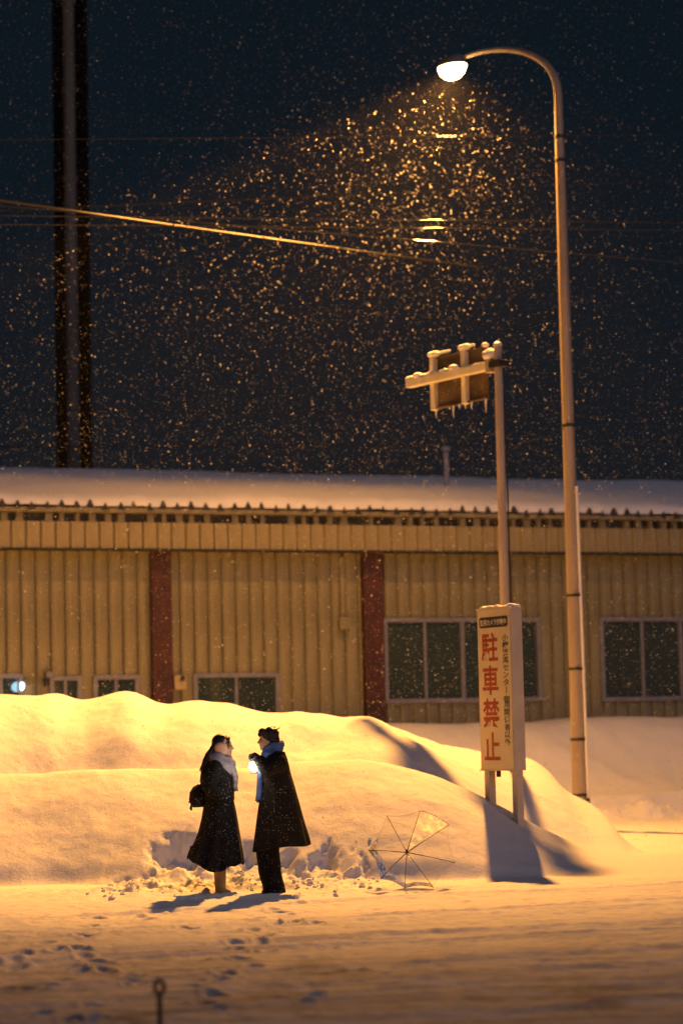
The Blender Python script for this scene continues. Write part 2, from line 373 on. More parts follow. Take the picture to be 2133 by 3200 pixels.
def axis(lo, hi, step, out_lo, out_hi, grow=1.22):
    core = list(np.arange(lo, hi, step)); s_ = step; v = core[-1]
    while v < out_hi: s_ *= grow; v += s_; core.append(v)
    s_ = step; v = core[0]; pre = []
    while v > out_lo: s_ *= grow; v -= s_; pre.append(v)
    return np.array(pre[::-1] + core)
gx = axis(-4.7, 6.4, 0.027, -140, 140); gy1 = np.arange(12.0, 35.0, 0.032)
gy = np.concatenate([axis(12.0, 12.05, 0.03, -30, 12.01)[:-1], gy1[1:], axis(35.0, 50.5, 0.09, 34.99, 300)[1:]])
gy = np.unique(np.round(gy, 5))
GX, GY = np.meshgrid(gx, gy)
GZ = height(GX, GY)
dzx = np.gradient(GZ, axis=1)/np.gradient(GX, axis=1); dzy = np.gradient(GZ, axis=0)/np.gradient(GY, axis=0)
GN = np.stack([-dzx, -dzy, np.ones_like(GZ)], -1); GN /= np.linalg.norm(GN, axis=-1, keepdims=True)
def hgt(x, y): return float(height(np.array([[x]]), np.array([[y]]))[0, 0])

def sheet(name, mask, m):
    """the quads of the terrain that mask picks, with the whole terrain's normals so that the pieces meet without a seam"""
    ny, nx = GX.shape; idx = np.arange(ny*nx).reshape(ny, nx)
    q = np.stack([idx[:-1, :-1], idx[:-1, 1:], idx[1:, 1:], idx[1:, :-1]], -1)[mask]
    used, inv = np.unique(q, return_inverse=True); inv = inv.reshape(-1, 4)
    co = np.stack([GX, GY, GZ], -1).reshape(-1, 3)[used]
    me = bpy.data.meshes.new(name); me.vertices.add(len(co)); me.vertices.foreach_set('co', co.astype(np.float32).ravel())
    me.loops.add(inv.size); me.loops.foreach_set('vertex_index', inv.astype(np.int32).ravel())
    me.polygons.add(len(inv)); me.polygons.foreach_set('loop_start', np.arange(0, inv.size, 4, dtype=np.int32))
    me.update(calc_edges=True); me.shade_smooth()
    me.normals_split_custom_set_from_vertices(GN.reshape(-1, 3)[used].tolist())
    o = link(name, me, m); tag(o, kind='structure'); return o
cx_ = (GX[:-1, :-1]+GX[1:, 1:])/2; cy_ = (GY[:-1, :-1]+GY[1:, 1:])/2; cz_ = (GZ[:-1, :-1]+GZ[1:, 1:])/2
dwall = (cx_-W0.x)*WN.x+(cy_-W0.y)*WN.y
m_wallbank = (dwall < 4.7)
foot_line = 26.7 + 0.25*np.sin(cx_*1.7) + 0.3*fbm(cx_*1.2, cy_*0.0, 5, 3)
m_bank = (~m_wallbank) & (cy_ > foot_line) & (cy_ < 38.2) & (cx_ < 4.2 + 0.2*np.sin(cy_*3))
sheet('road', ~(m_wallbank | m_bank), ROADSNOW)
sheet('snow_bank', m_bank, SNOW)
sheet('snow_ground', m_wallbank, SNOW)

# ------------------------------------------------------------------ the long building
M_PANEL = mat('panel_cream', (0.265, 0.235, 0.12), 0.5, var=0.4, vscale=1.8, stretch=(3, 3, 0.22), bump=0.1, bscale=14)
M_FASCIA = mat('fascia_cream', (0.31, 0.262, 0.135), 0.5, var=0.2, vscale=1.5, stretch=(3, 3, 0.6))
M_RED = mat('oxide_red_column', (0.066, 0.015, 0.010), 0.6, var=0.4, vscale=4)
M_DARKSTEEL = mat('dark_steel', (0.035, 0.035, 0.033), 0.5, metal=0.3)
M_FRAME = mat('aluminium_frame', (0.26, 0.25, 0.27), 0.45, metal=0.3, var=0.15)
M_GUTTER = mat('dull_gutter', (0.2, 0.18, 0.12), 0.6, var=0.3, vscale=5)
M_ROOM = mat('unlit_room', (0.03, 0.035, 0.035), 0.9, var=0.3, vscale=1)
M_GLASS = bpy.data.materials.new('window_glass'); M_GLASS.use_nodes = True
_nt = M_GLASS.node_tree; _nt.nodes.remove(_nt.nodes['Principled BSDF'])
_g = _nt.nodes.new('ShaderNodeBsdfGlossy'); _g.inputs['Roughness'].default_value = 0.06; _g.inputs['Color'].default_value = (0.75, 0.9, 0.9, 1)
_t = _nt.nodes.new('ShaderNodeBsdfTransparent'); _t.inputs['Color'].default_value = (0.62, 0.74, 0.74, 1)
_df = _nt.nodes.new('ShaderNodeBsdfDiffuse'); _df.inputs[0].default_value = (0.085, 0.13, 0.125, 1)   # frosted film
_m0 = _nt.nodes.new('ShaderNodeMixShader'); _m0.inputs[0].default_value = 0.45
_m = _nt.nodes.new('ShaderNodeMixShader'); _m.inputs[0].default_value = 0.12
_nt.links.new(_t.outputs[0], _m0.inputs[1]); _nt.links.new(_df.outputs[0], _m0.inputs[2]); _nt.links.new(_m0.outputs[0], _m.inputs[1]); _nt.links.new(_g.outputs[0], _m.inputs[2]); _nt.links.new(_m.outputs[0], _nt.nodes['Material Output'].inputs[0])

bld = empty('warehouse', W0, WALL_A)
tag(bld, 'long low warehouse with ribbed cream panels and snow-laden roof behind the snow bank', 'building')
Z_SOF = onwall(1066, 1728, 0.0)[1]; Z_FB = onwall(1066, 1719, 0.45)[1]; Z_FT = onwall(1066, 1640, 0.45)[1]
Z_GT = onwall(1066, 1612, 0.55)[1]; Z_RF = onwall(1066, 1594, 0.6)[1]
S0, S1, PW = -14.25, 15.105, 0.285
# window openings, snapped to panel joints: (s0, s1, z0, z1, panes)
def snap(s): return S0 + round((s-S0)/PW)*PW
WIN = []
for xa, xb, yt_, yb_, n in [(-150, 62, 2112, 2330, 4), (172, 258, 2118, 2330, 2), (313, 438, 2115, 2330, 2), (588, 848, 2110, 2236, 2), (1203, 1690, 1936, 2186, 4), (1890, 2133+117, 1934, 2182, 3)]:
    sa, zt_ = onwall(xa, yt_); sb, zb_ = onwall(xb, yb_)
    WIN.append((snap(sa), snap(sb), max(zb_, 0.9), zt_, n))
def panel_mesh(name, w, z0, z1, depth=0.02):
    """one sheet of ribbed cladding: flat pan, raised rib at its joint"""
    prof = [(0.0, 0.034), (0.02, 0.034), (0.032, -depth), (0.075, -depth), (0.09, 0.0), (w-0.02, 0.0), (w-0.008, 0.034), (w-0.001, 0.034), (w-0.001, 0.06), (0.0, 0.06)]
    mb = MB(); mb.loft([[(x, y, z) for x, y in prof] for z in (z0, z1)]); return mb.mesh(name)
pm_cache = {}
for i in range(int(round((S1-S0)/PW))):
    s = S0 + i*PW; spans = [(0.0, Z_SOF)]
    for a, b, z0, z1, n in WIN:
        if a-0.01 <= s < b-0.01:
            spans = [(0.0, z0), (z1, Z_SOF)]
    for z0, z1 in spans:
        k = (round(z0, 3), round(z1, 3))
        if k not in pm_cache: pm_cache[k] = panel_mesh('wall_panel', PW, z0, z1)
        o = link('wall_panel', pm_cache[k], M_PANEL, bld); o.location = (s, 0, 0)
fm = panel_mesh('fascia_panel', PW, Z_FB, Z_FT, 0.025)
for i in range(int(round((S1-S0)/PW))):
    o = link('fascia_panel', fm, M_FASCIA, bld); o.location = (S0+i*PW, -0.45, 0)
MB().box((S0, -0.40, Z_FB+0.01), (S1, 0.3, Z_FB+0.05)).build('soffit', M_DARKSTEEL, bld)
MB().box((S0-0.02, -0.47, Z_FB-0.035), (S1+0.02, -0.405, Z_FB-0.002)).build('drip_edge', M_DARKSTEEL, bld)
# folded-plate roof: dark slots, gutter edge and the upstanding ribs at the eave
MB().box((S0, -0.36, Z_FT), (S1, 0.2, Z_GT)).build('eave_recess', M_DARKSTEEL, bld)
MB().cbox((S0-0.05, -0.60, Z_GT+0.003), (S1+0.05, -0.30, Z_RF-0.02), 0.02).build('gutter', M_GUTTER, bld)
bk = MB().box((0, -0.47, Z_FT+0.004), (0.11, -0.365, Z_GT)).mesh('eave_bracket')
rb = MB().loft([[(-0.075, y, Z_RF-0.02), (0.075, y, Z_RF-0.02), (0.025, y, Z_RF+0.07), (0.0, y, Z_RF+0.12), (-0.025, y, Z_RF+0.07)] for y in (-0.62, 0.3)]).mesh('roof_rib')
for i in range(int(round((S1-S0)/PW))):
    s = S0 + i*PW + 0.1
    if random.random() > 0.14:
        o = link('eave_bracket', bk, M_GUTTER, bld); o.location = (s+random.uniform(-.02, .02), 0, 0); o.scale = (random.uniform(0.6, 1.3), 1, 1)
    o = link('roof_rib', rb, M_DARKSTEEL, bld); o.location = (s+random.uniform(-.02, .02), random.uniform(-.02, .02), random.uniform(-0.06, 0.02))
    o.scale = (random.uniform(0.7, 1.15), 1, 1)
# roof snow: a deep smooth layer on a shallow slope
rows = []; nS = 110; ys = [-0.56, -0.53, -0.42, -0.2, 0.2, 0.8, 1.6, 2.6, 3.8, 5.2, 6.8, 8.4, 9.2, 9.6]
Sx = np.linspace(S0-0.1, S1+0.1, nS)
for j, y in enumerate(ys):
    base = Z_RF + 0.02 + max(0, y)*0.158
    lift = [0.0, 0.10, 0.2, 0.27, 0.33, 0.38, 0.40, 0.42, 0.42, 0.42, 0.42, 0.40, 0.28, 0.0][j]
    zz = base + lift + 0.05*fbm(Sx*0.5, np.full(nS, y*0.5), 7, 3)*(1 if lift else 0) + 0.05*fbm(Sx*3.3, np.full(nS, y), 9, 2)*(y < 0)
    rows.append([(a, y + 0.05*math.sin(a*9.0)*(y < 0), b) for a, b in zip(Sx, zz)])
mb = MB(); mb.add([p for r in rows for p in r], [(j*nS+i, j*nS+i+1, (j+1)*nS+i+1, (j+1)*nS+i) for j in range(len(rows)-1) for i in range(nS-1)])
mb.build('roof_snow', CAPSNOW, bld, True)
MB().loft([[(x, -0.3, Z_RF-0.01), (x, 9.6, Z_RF+1.50), (x, 9.6, 0), (x, 9.4, 0), (x, 9.4, Z_RF+1.36), (x, -0.3, Z_RF-0.12)] for x in (S0, S1)]).build('roof', M_GUTTER, bld)
for x in (S0-0.12, S1+0.002):
    MB().box((x, -0.3, 0), (x+0.118, 9.4, Z_RF-0.13)).build('side_wall', M_PANEL, bld)
MB().box((S0, 2.6, 0), (S1, 2.7, Z_SOF)).build('room_back_wall', M_ROOM, bld)
MB().box((S0, 0.25, 0.3), (S1, 2.6, 0.4)).build('room_floor', M_ROOM, bld)
for xa, xb in [(475, 537), (1137, 1198)]:
    sa, sb = onwall(xa, 1980, 0.12)[0], onwall(xb, 1980, 0.12)[0]
    MB().cbox((sa, -0.17, 0), (sb, 0.02, Z_FB+0.009), 0.012).build('column', M_RED, bld)
for wi, (a, b, z0, z1, n) in enumerate(WIN):
    fr = MB(); t = 0.055
    fr.cbox((a-0.03, -0.06, z1-t), (b+0.03, 0.05, z1+0.03), 0.006); fr.cbox((a-0.05, -0.075, z0-0.03), (b+0.05, 0.05, z0+t), 0.006)
    fr.cbox((a-0.03, -0.058, z0+t+.001), (a+t, 0.05, z1-t-.001), 0.006); fr.cbox((b-t, -0.058, z0+t+.001), (b+0.03, 0.05, z1-t-.001), 0.006)
    fo = fr.build('window', M_FRAME, bld)
    for i in range(n):
        x0 = a+t + (b-a-2*t)*i/n; x1 = a+t + (b-a-2*t)*(i+1)/n; yo = 0.012 + 0.014*(i % 2)
        MB().box((x0, yo, z0+t), (x1, yo+0.005, z1-t)).build('pane', M_GLASS, fo)
        if i: MB().cbox((x0-0.03*(1+0.35*(i % 2 == 0)), -0.02, z0+t+.002), (x0+0.03*(1+0.35*(i % 2 == 0)), 0.046, z1-t-.002), 0.004).build('mullion', M_FRAME, fo)
# the strip light left on inside the first window
s_, z_ = onwall(56, 2146, -0.25)
MB().ball((s_, 0.25, z_), (0.04, 0.5, 0.1), 12, 8).build('ceiling_light', mat('cool_tube', (0.9, 0.95, 1), emit=(0.62, 0.8, 1.0), es=7.0), bld, True)
MB().cbox((s_-0.12, 0.1, z_+0.14), (s_+0.06, 0.9, z_+0.2), 0.01).build('light_fitting', M_FRAME, bld)
# boxes, vents and conduit on the wall
M_BOX = mat('yellowed_box', (0.5, 0.4, 0.18), 0.5, var=0.15)
def wall_box(name, x0, y0, x1, y1, dep, m):
    a = onwall(x0, y1, dep/2); b = onwall(x1, y0, dep/2)
    return MB().cbox((a[0], -0.036-dep, a[1]), (b[0], -0.037, b[1]), 0.015).build(name, m, bld)
wall_box('vent_box', 541, 2110, 577, 2156, 0.16, M_BOX)
wall_box('vent_hood', 559, 2112, 572, 2128, 0.22, M_DARKSTEEL)
wall_box('junction_box', 1058, 1928, 1092, 1968, 0.12, M_PANEL)
wall_box('conduit', 1063, 1740, 1071, 1927, 0.05, M_PANEL)
wall_box('vent_hood', 138, 2120, 152, 2145, 0.18, M_DARKSTEEL)
wall_box('vent_hood', 74, 2120, 92, 2142, 0.18, M_GUTTER)
wall_box('wall_bracket', 140, 2100, 162, 2118, 0.25, M_FRAME)

# chimney pipe on the roof
p = P(1394, 1492, 52); q = P(1391, 1392, 52)
ch = empty('roof_flue', (p.x, 52, p.z-0.15)); tag(ch, 'thin grey flue pipe standing on the snowy roof left of the sign pole', 'flue pipe')
MB().tube([(0, 0, -0.4), (0, 0, q.z-p.z)], 0.055, 12).build('pipe', mat('zinc', (0.3, 0.32, 0.38), 0.5), ch, True)
MB().lathe([(0.03, 0), (0.1, 0.02), (0.09, 0.08), (0.01, 0.13)], (0, 0, q.z-p.z+0.02), 14).build('cowl', MATS['zinc'], ch, True)

# ------------------------------------------------------------------ tall mast beyond the roof
MX = 58.0
b_ = P(235, 1520, MX); t_ = P(196, -260, MX)
mast = empty('tower_mast', (b_.x, MX, 0)); tag(mast, 'tall dark twin-legged mast with grey central duct beyond the roof', 'mast')
M_DUCT = mat('galvanised_duct', (0.075, 0.085, 0.085), 0.7, var=0.25, vscale=1.2, stretch=(1, 1, 0.3))
M_MAST = mat('black_mast_steel', (0.003, 0.0035, 0.004), 0.95, spec=0.05)
MB().tube([(0.0, -0.25, 0), (0.0, -0.25, t_.z)], [0.165, 0.14], 16).build('duct', M_DUCT, mast, True)
for sx in (-1, 1):
    MB().cbox((sx*0.34-0.08, -0.1, 0), (sx*0.34+0.08, 0.1, t_.z), 0.01).build('leg', M_MAST, mast)
for k in range(9):
    MB().cbox((-0.255, 0.02, 1.0+k*2.2), (0.255, 0.09, 1.12+k*2.2), 0.01).build('cross_bar', M_MAST, mast)
    MB().lathe([(0.172, 0), (0.182, 0.02), (0.182, 0.1), (0.172, 0.12)], (0, -0.25, 2.0+k*2.2), 16).build('flange', M_DUCT, mast)
MB().box((-0.26, 0.1, 0), (0.26, 0.13, t_.z-0.3)).build('back_plate', M_MAST, mast)

# ------------------------------------------------------------------ street lamp
M_POLE = mat('painted_pole', (0.38, 0.31, 0.25), 0.5, metal=0.15, var=0.2, vscale=2.0, stretch=(4, 4, 0.4), bump=0.08, bscale=30)
def profile_nodes(ld, color, up=0.004):
    """street-lamp photometry: a dropped-bowl optic throws most light out at some 63 degrees from straight down"""
    ld.use_nodes = True; nt = ld.node_tree; em = nt.nodes['Emission']; em.inputs['Color'].default_value = (1, 1, 1, 1)
    g = nt.nodes.new('ShaderNodeNewGeometry'); sp = nt.nodes.new('ShaderNodeSeparateXYZ'); nt.links.new(g.outputs['Incoming'], sp.inputs[0])
    mr = nt.nodes.new('ShaderNodeMapRange'); nt.links.new(sp.outputs['Z'], mr.inputs[0])
    mr.inputs[1].default_value = 0.0; mr.inputs[2].default_value = -1.0; mr.inputs[3].default_value = 0.0; mr.inputs[4].default_value = 1.0
    cr = nt.nodes.new('ShaderNodeValToRGB'); e = cr.color_ramp.elements
    vals = [(0.0, up), (0.2, 0.010), (0.32, 0.03), (0.40, 0.09), (0.47, 0.41), (0.57, 0.88), (0.66, 1.0), (1.0, 0.6)]
    e[0].position, e[0].color = vals[0][0], (vals[0][1],)*3 + (1,)
    e[1].position, e[1].color = vals[-1][0], (vals[-1][1],)*3 + (1,)
    for p_, v in vals[1:-1]:
        x = e.new(p_); x.color = (v, v, v, 1)
    nt.links.new(mr.outputs[0], cr.inputs[0])
    # beam shaped by eye: strong to street and left, weak to house side
    last = cr.outputs[0]
    for vec, lo_, hi_, vlo, vhi in (((WN.x, WN.y, 0), -0.55, 0.3, 0.05, 1.0), ((-1, 0, 0), -0.5, 0.35, 0.26, 1.12), ((-1, 0, 0), -0.8, -0.35, 0.04, 1.0)):
        dt = nt.nodes.new('ShaderNodeVectorMath'); dt.operation = 'DOT_PRODUCT'; nt.links.new(g.outputs['Incoming'], dt.inputs[0]); dt.inputs[1].default_value = vec
        m2 = nt.nodes.new('ShaderNodeMapRange'); m2.interpolation_type = 'SMOOTHSTEP'; nt.links.new(dt.outputs['Value'], m2.inputs[0])
        m2.inputs[1].default_value = lo_; m2.inputs[2].default_value = hi_; m2.inputs[3].default_value = vlo; m2.inputs[4].default_value = vhi
        mu = nt.nodes.new('ShaderNodeMath'); mu.operation = 'MULTIPLY'; nt.links.new(last, mu.inputs[0]); nt.links.new(m2.outputs[0], mu.inputs[1]); last = mu.outputs[0]
        if vlo == 0.05: house = m2.outputs[0]
    # narrow beam of greatest candlepower, thrown low along the street to the left
    c2 = nt.nodes.new('ShaderNodeValToRGB'); e2 = c2.color_ramp.elements
    e2[0].position, e2[0].color = 0.39, (0, 0, 0, 1); e2[1].position, e2[1].color = 0.53, (0, 0, 0, 1)
    x = e2.new(0.44); x.color = (1, 1, 1, 1)
    nt.links.new(mr.outputs[0], c2.inputs[0])
    sx = nt.nodes.new('ShaderNodeMapRange'); sx.interpolation_type = 'SMOOTHSTEP'; nt.links.new(sp.outputs['X'], sx.inputs[0])
    sx.inputs[1].default_value = -0.55; sx.inputs[2].default_value = -0.88; sx.inputs[3].default_value = 0.0; sx.inputs[4].default_value = 2.2
    pk = nt.nodes.new('ShaderNodeMath'); pk.operation = 'MULTIPLY'; nt.links.new(c2.outputs[0], pk.inputs[0]); nt.links.new(sx.outputs[0], pk.inputs[1])
    hs = nt.nodes.new('ShaderNodeMath'); hs.operation = 'MULTIPLY'; nt.links.new(pk.outputs[0], hs.inputs[0]); nt.links.new(house, hs.inputs[1]); pk = hs
    sm = nt.nodes.new('ShaderNodeMath'); sm.operation = 'ADD'; nt.links.new(last, sm.inputs[0]); nt.links.new(pk.outputs[0], sm.inputs[1])
    nt.links.new(sm.outputs[0], em.inputs['Strength'])
    ld.color = color

def street_lamp(base, lampw, label, pipe=True):
    """base: foot of the pole; lampw: centre of the lamp bowl (world)"""
    base = Vector(base); top = Vector(lampw) - base
    o = empty('street_lamp', base); tag(o, label, 'street lamp', 'street lamps')
    h = top.z; dx = Vector((top.x, top.y, 0)); L = dx.length; e = dx.normalized()
    pts = [Vector((0, 0, -0.3)), Vector((0, 0, 0.5)), Vector((0, 0, h*0.33)), Vector((0, 0, h*0.66)), Vector((0, 0, h-2.1))]
    rad = [0.122, 0.119, 0.105, 0.09, 0.076]
    MB().tube(pts, rad, 20).build('pole', M_POLE, o, True)
    arc = []
    ctrl = [(0, -2.1), (0, -1.4)]
    for f_, py in ((0.0, 300), (0.02, 250), (0.08, 210), (0.16, 186), (0.28, 166), (0.43, 156), (0.59, 156), (0.74, 164), (0.86, 176)):
        ctrl.append((f_*L, P(1742-327*f_, py, base.y+top.y*f_).z - base.z - h))
    for i in range(len(ctrl)-1):
        a0 = ctrl[max(i-1, 0)]; a1 = ctrl[i]; a2 = ctrl[i+1]; a3 = ctrl[min(i+2, len(ctrl)-1)]
        for k in range(5):
            t = k/5
            f = lambda c: 0.5*((2*a1[c]) + (-a0[c]+a2[c])*t + (2*a0[c]-5*a1[c]+4*a2[c]-a3[c])*t*t + (-a0[c]+3*a1[c]-3*a2[c]+a3[c])*t**3)
            arc.append(e*f(0) + Vector((0, 0, h+f(1))))
    arc.append(e*ctrl[-1][0] + Vector((0, 0, h+ctrl[-1][1])))
    MB().tube(arc, [0.076-0.038*i/(len(arc)-1) for i in range(len(arc))], 14).build('arm', M_POLE, o, True)
    for zz, rr in ((h-2.15, 0.082), (h-1.75, 0.078), (h*0.5, 0.1005)):
        MB().lathe([(rr, 0), (rr+0.006, 0.005), (rr+0.006, 0.055), (rr, 0.06)], (0, 0, zz), 18).build('band', M_DARKSTEEL, o)
    # luminaire: hood, rim, glowing bowl
    M_HOOD = mat('lamp_hood', (0.32, 0.3, 0.28), 0.4, metal=0.5)
    M_BOWL = MATS.get('glowing_bowl')
    if M_BOWL is None:
        M_BOWL = bpy.data.materials.new('glowing_bowl'); M_BOWL.use_nodes = True; MATS['glowing_bowl'] = M_BOWL
        nt = M_BOWL.node_tree; nt.nodes.remove(nt.nodes['Principled BSDF'])
        e_ = nt.nodes.new('ShaderNodeEmission'); e_.inputs[0].default_value = (1.0, 0.66, 0.26, 1); e_.inputs[1].default_value = 30.0
        tr = nt.nodes.new('ShaderNodeBsdfTransparent'); ad_ = nt.nodes.new('ShaderNodeAddShader')
        nt.links.new(e_.outputs[0], ad_.inputs[0]); nt.links.new(tr.outputs[0], ad_.inputs[1]); nt.links.new(ad_.outputs[0], nt.nodes['Material Output'].inputs[0])
    rot = Matrix.Rotation(math.atan2(e.y, e.x), 4, 'Z')
    def oval(rx, ry, z, sx=0.0, n=24): return [tuple((rot @ Vector((sx+rx*math.cos(2*math.pi*k/n), ry*math.sin(2*math.pi*k/n), z))) + top) for k in range(n)]
    MB().loft([oval(0.31, 0.2, 0.02), oval(0.305, 0.195, 0.05), oval(0.275, 0.18, 0.09), oval(0.22, 0.14, 0.16, -0.03), oval(0.12, 0.07, 0.20, -0.1), oval(0.03, 0.03, 0.205, -0.16)]).build('hood', M_HOOD, o, True)
    MB().loft([oval(0.295, 0.19, 0.017), oval(0.285, 0.185, -0.02), oval(0.25, 0.165, -0.10), oval(0.17, 0.115, -0.17), oval(0.08, 0.055, -0.205), oval(0.01, 0.008, -0.212)]).build('bowl', M_BOWL, o, True)
    if pipe:
        M_PIPE = mat('white_conduit', (0.82, 0.82, 0.86), 0.25)
        MB().tube([(0.132-0.005*k, -0.075, 0.02+k*0.8) for k in range(8)], 0.025, 12).build('conduit', M_PIPE, o, True)
        for zz in (0.55, 1.45, 2.6, 3.8):
            MB().lathe([(0.128, 0), (0.135, 0.006), (0.135, 0.04), (0.128, 0.046)], (0.01, 0, zz), 18).build('strap', M_DARKSTEEL, o)
        MB().cbox((0.10, -0.14, 0.32), (0.155, -0.06, 0.52), 0.01).build('cable_box', M_DARKSTEEL, o)
    ld = bpy.data.lights.new('lamp_light', 'POINT'); lo = bpy.data.objects.new('lamp_light', ld); COL.objects.link(lo)
    lo.parent = o; lo.location = top + Vector((0, 0, -0.10)); ld.energy = LAMP_W; ld.shadow_soft_size = 0.2
    profile_nodes(ld, LAMP_COL)
    return o
LB = P(1812, 2560, 39.6); LB.z = hgt(LB.x, 39.6); LT = P(1412, 212, 41.4)
street_lamp((LB.x, 39.6, LB.z), LT, 'tall curved street lamp glowing orange above the falling snow')

# ------------------------------------------------------------------ overhead traffic sign seen from behind
M_SIGNPOLE = mat('sign_pole_paint', (0.46, 0.38, 0.32), 0.5, var=0.15, vscale=2, stretch=(3, 3, .4))
M_SIGNBACK = mat('sign_back', (0.11, 0.075, 0.05), 0.7, var=0.5, vscale=3)
M_BEAM = mat('sign_beam_paint', (0.8, 0.74, 0.6), 0.45, var=0.12)
YP = 35.2
pb = P(1592, 2450, YP); pt = P(1578, 1082, YP)
sp = empty('overhead_sign', (pb.x, YP, hgt(pb.x, YP)-0.05)); tag(sp, 'traffic sign on cantilever arm seen from behind, snow along its edges', 'road sign')
zb = sp.location.z; H_ = pt.z-zb
MB().tube([(0, 0, -0.4), (0, 0, H_*0.5), (0, 0, H_)], [0.075, 0.068, 0.056], 16).build('pole', M_SIGNPOLE, sp, True)
MB().lathe([(0.06, 0), (0.068, 0.01), (0.06, 0.05), (0.02, 0.07)], (0, 0, H_), 14).build('pole_cap', M_BEAM, sp, True)
MB().tube([(0.085, -0.03, H_-4.9+k*0.8) for k in range(6)], 0.012, 8).build('cable', M_DARKSTEEL, sp, True)
aa = math.radians(180-55); ad = Vector((math.cos(aa), math.sin(aa), 0)); an = Vector((-ad.y, ad.x, 0))   # arm runs left and away
if an.y > 0: an = -an
zA = P(1560, 1138, YP).z - zb
def armpt(l, n_, z): v = ad*l + an*n_; return (v.x, v.y, z)
def abox(l0, l1, n0, n1, z0, z1, c=0.008):
    m_ = MB().cbox((l0, n0, z0), (l1, n1, z1), c); m_.v = [armpt(*v) for v in m_.v]; return m_
LA = 2.22
abox(0.2, LA, -0.06, 0.06, zA-0.065, zA+0.065, 0.02).build('arm', M_BEAM, sp)
MB().tube([armpt(0.17, 0, zA-0.1), armpt(0.17, 0, zA+0.1)], 0.085, 14).build('clamp', M_SIGNPOLE, sp)
abox(-0.14, 0.12, -0.09, 0.09, zA-0.05, zA+0.05).build('bracket', M_DARKSTEEL, sp)
zc_ = zA; bh0, bh1 = -0.44, 0.33
abox(0.44, 1.80, -0.17, -0.15, zc_+bh0, zc_+bh1).build('board', M_SIGNBACK, sp)
abox(0.44, 1.80, -0.145, -0.10, zc_+bh0-0.015, zc_+bh0+0.02).build('board_lip', M_SIGNBACK, sp)
abox(0.44, 1.80, -0.145, -0.12, zc_+bh1-0.012, zc_+bh1+0.015).build('board_lip', M_SIGNBACK, sp)
for l in (0.93, 1.70):
    abox(l-0.05, l+0.05, -0.148, -0.062, zc_+bh0-0.03, zc_+bh1+0.05, 0.012).build('strut', M_BEAM, sp)
def snow_lump(path, r, par):
    mb = MB()
    for q, rr in zip(path, r): mb.ball(q, (rr*1.2, rr*1.2, rr*0.75), 10, 7)
    return link('snow_cap', remesh(mb, 'snow_cap', 0.012, 3), CAPSNOW, par)
snow_lump([armpt(l, 0.0, zA+0.075) for l in np.linspace(1.15, 2.2, 26)], [0.035+0.02*random.random() for _ in range(26)], sp)
snow_lump([armpt(l, 0.0, zA+0.072) for l in np.linspace(0.35, 0.75, 10)], [0.02+0.012*random.random() for _ in range(10)], sp)
snow_lump([armpt(l, 0.01, zA+0.09) for l in (1.05, 1.1, 1.95, 2.0)], [0.07, 0.055, 0.07, 0.05], sp)
snow_lump([armpt(0.17+d, 0, zA+0.15+dz) for d, dz in ((0, 0), (0.03, 0.03), (-0.03, 0.02), (0, 0.06))], [0.105, 0.09, 0.09, 0.07], sp)
snow_lump([armpt(l, -0.1, zc_+bh1+0.065) for l in np.linspace(1.3, 1.74, 9)], [0.03+0.03*(l > 1.6) for l in np.linspace(1.3, 1.74, 9)], sp)
snow_lump([armpt(l, -0.1, zc_+bh1+0.065) for l in np.linspace(0.7, 0.97, 6)], [0.03+0.03*(l > .85) for l in np.linspace(0.7, 0.97, 6)], sp)
snow_lump([armpt(0.45, -0.13, zc_+bh1+0.03)], [0.05], sp)
M_ICE = mat('icicle', (0.75, 0.78, 0.8), 0.1)
for l, ln in ((1.68, 0.16), (1.25, 0.2), (0.95, 0.1), (0.8, 0.13), (0.46, 0.22), (1.1, 0.08)):
    MB().tube([armpt(l, -0.12, zc_+bh0-0.01), armpt(l+0.01, -0.12, zc_+bh0-ln*0.5), armpt(l, -0.12, zc_+bh0-ln)], [0.02, 0.013, 0.003], 7).build('icicle', M_ICE, sp, True)

# ------------------------------------------------------------------ boxed no-parking sign
M_SIGNFACE = mat('sign_face', (0.68, 0.58, 0.42), 0.4, var=0.08, vscale=4)
M_SIGNSIDE = mat('sign_side', (0.55, 0.48, 0.4), 0.5, var=0.12, vscale=3)
M_REDTXT = mat('red_paint', (0.36, 0.035, 0.012), 0.5, var=0.25, vscale=9)
M_BLKTXT = mat('black_paint', (0.02, 0.025, 0.03), 0.5)
M_NAVY = mat('navy_plate', (0.012, 0.014, 0.045), 0.4)
M_WHTXT = mat('white_paint', (0.75, 0.7, 0.62), 0.5)
YG = 30.0; SW, SD = 0.72, 0.17
c_ = P(1572, 2408, YG); zt_ = P(1572, 1900, YG).z; HS = zt_-c_.z
sg = empty('parking_sign', (c_.x, YG, c_.z), R(-58)); tag(sg, 'tall boxed sign with red Japanese lettering standing in the snow bank', 'sign')
MB().cbox((-SW/2, -SD/2, 0), (SW/2, SD/2, HS), 0.012).build('box', M_SIGNSIDE, sg)
MB().cbox((-SW/2+0.02, -SD/2-0.006, 0.02), (SW/2-0.02, -SD/2-0.001, HS-0.02), 0.002).build('face', M_SIGNFACE, sg)
for a, b, c, d in [(-SW/2-0.004, SW/2+0.004, 0.0, 0.022), (-SW/2-0.004, SW/2+0.004, HS-0.022, HS+0.004)]:
    MB().cbox((a, -SD/2-0.012, c), (b, -SD/2-0.0065, d), 0.002).build('edge_trim', M_SIGNSIDE, sg)
for lx in (-SW/2+0.07, SW/2-0.07):
    MB().cbox((lx-0.05, -0.05, -1.1), (lx+0.05, 0.05, -0.001), 0.006).build('leg', M_SIGNSIDE, sg)
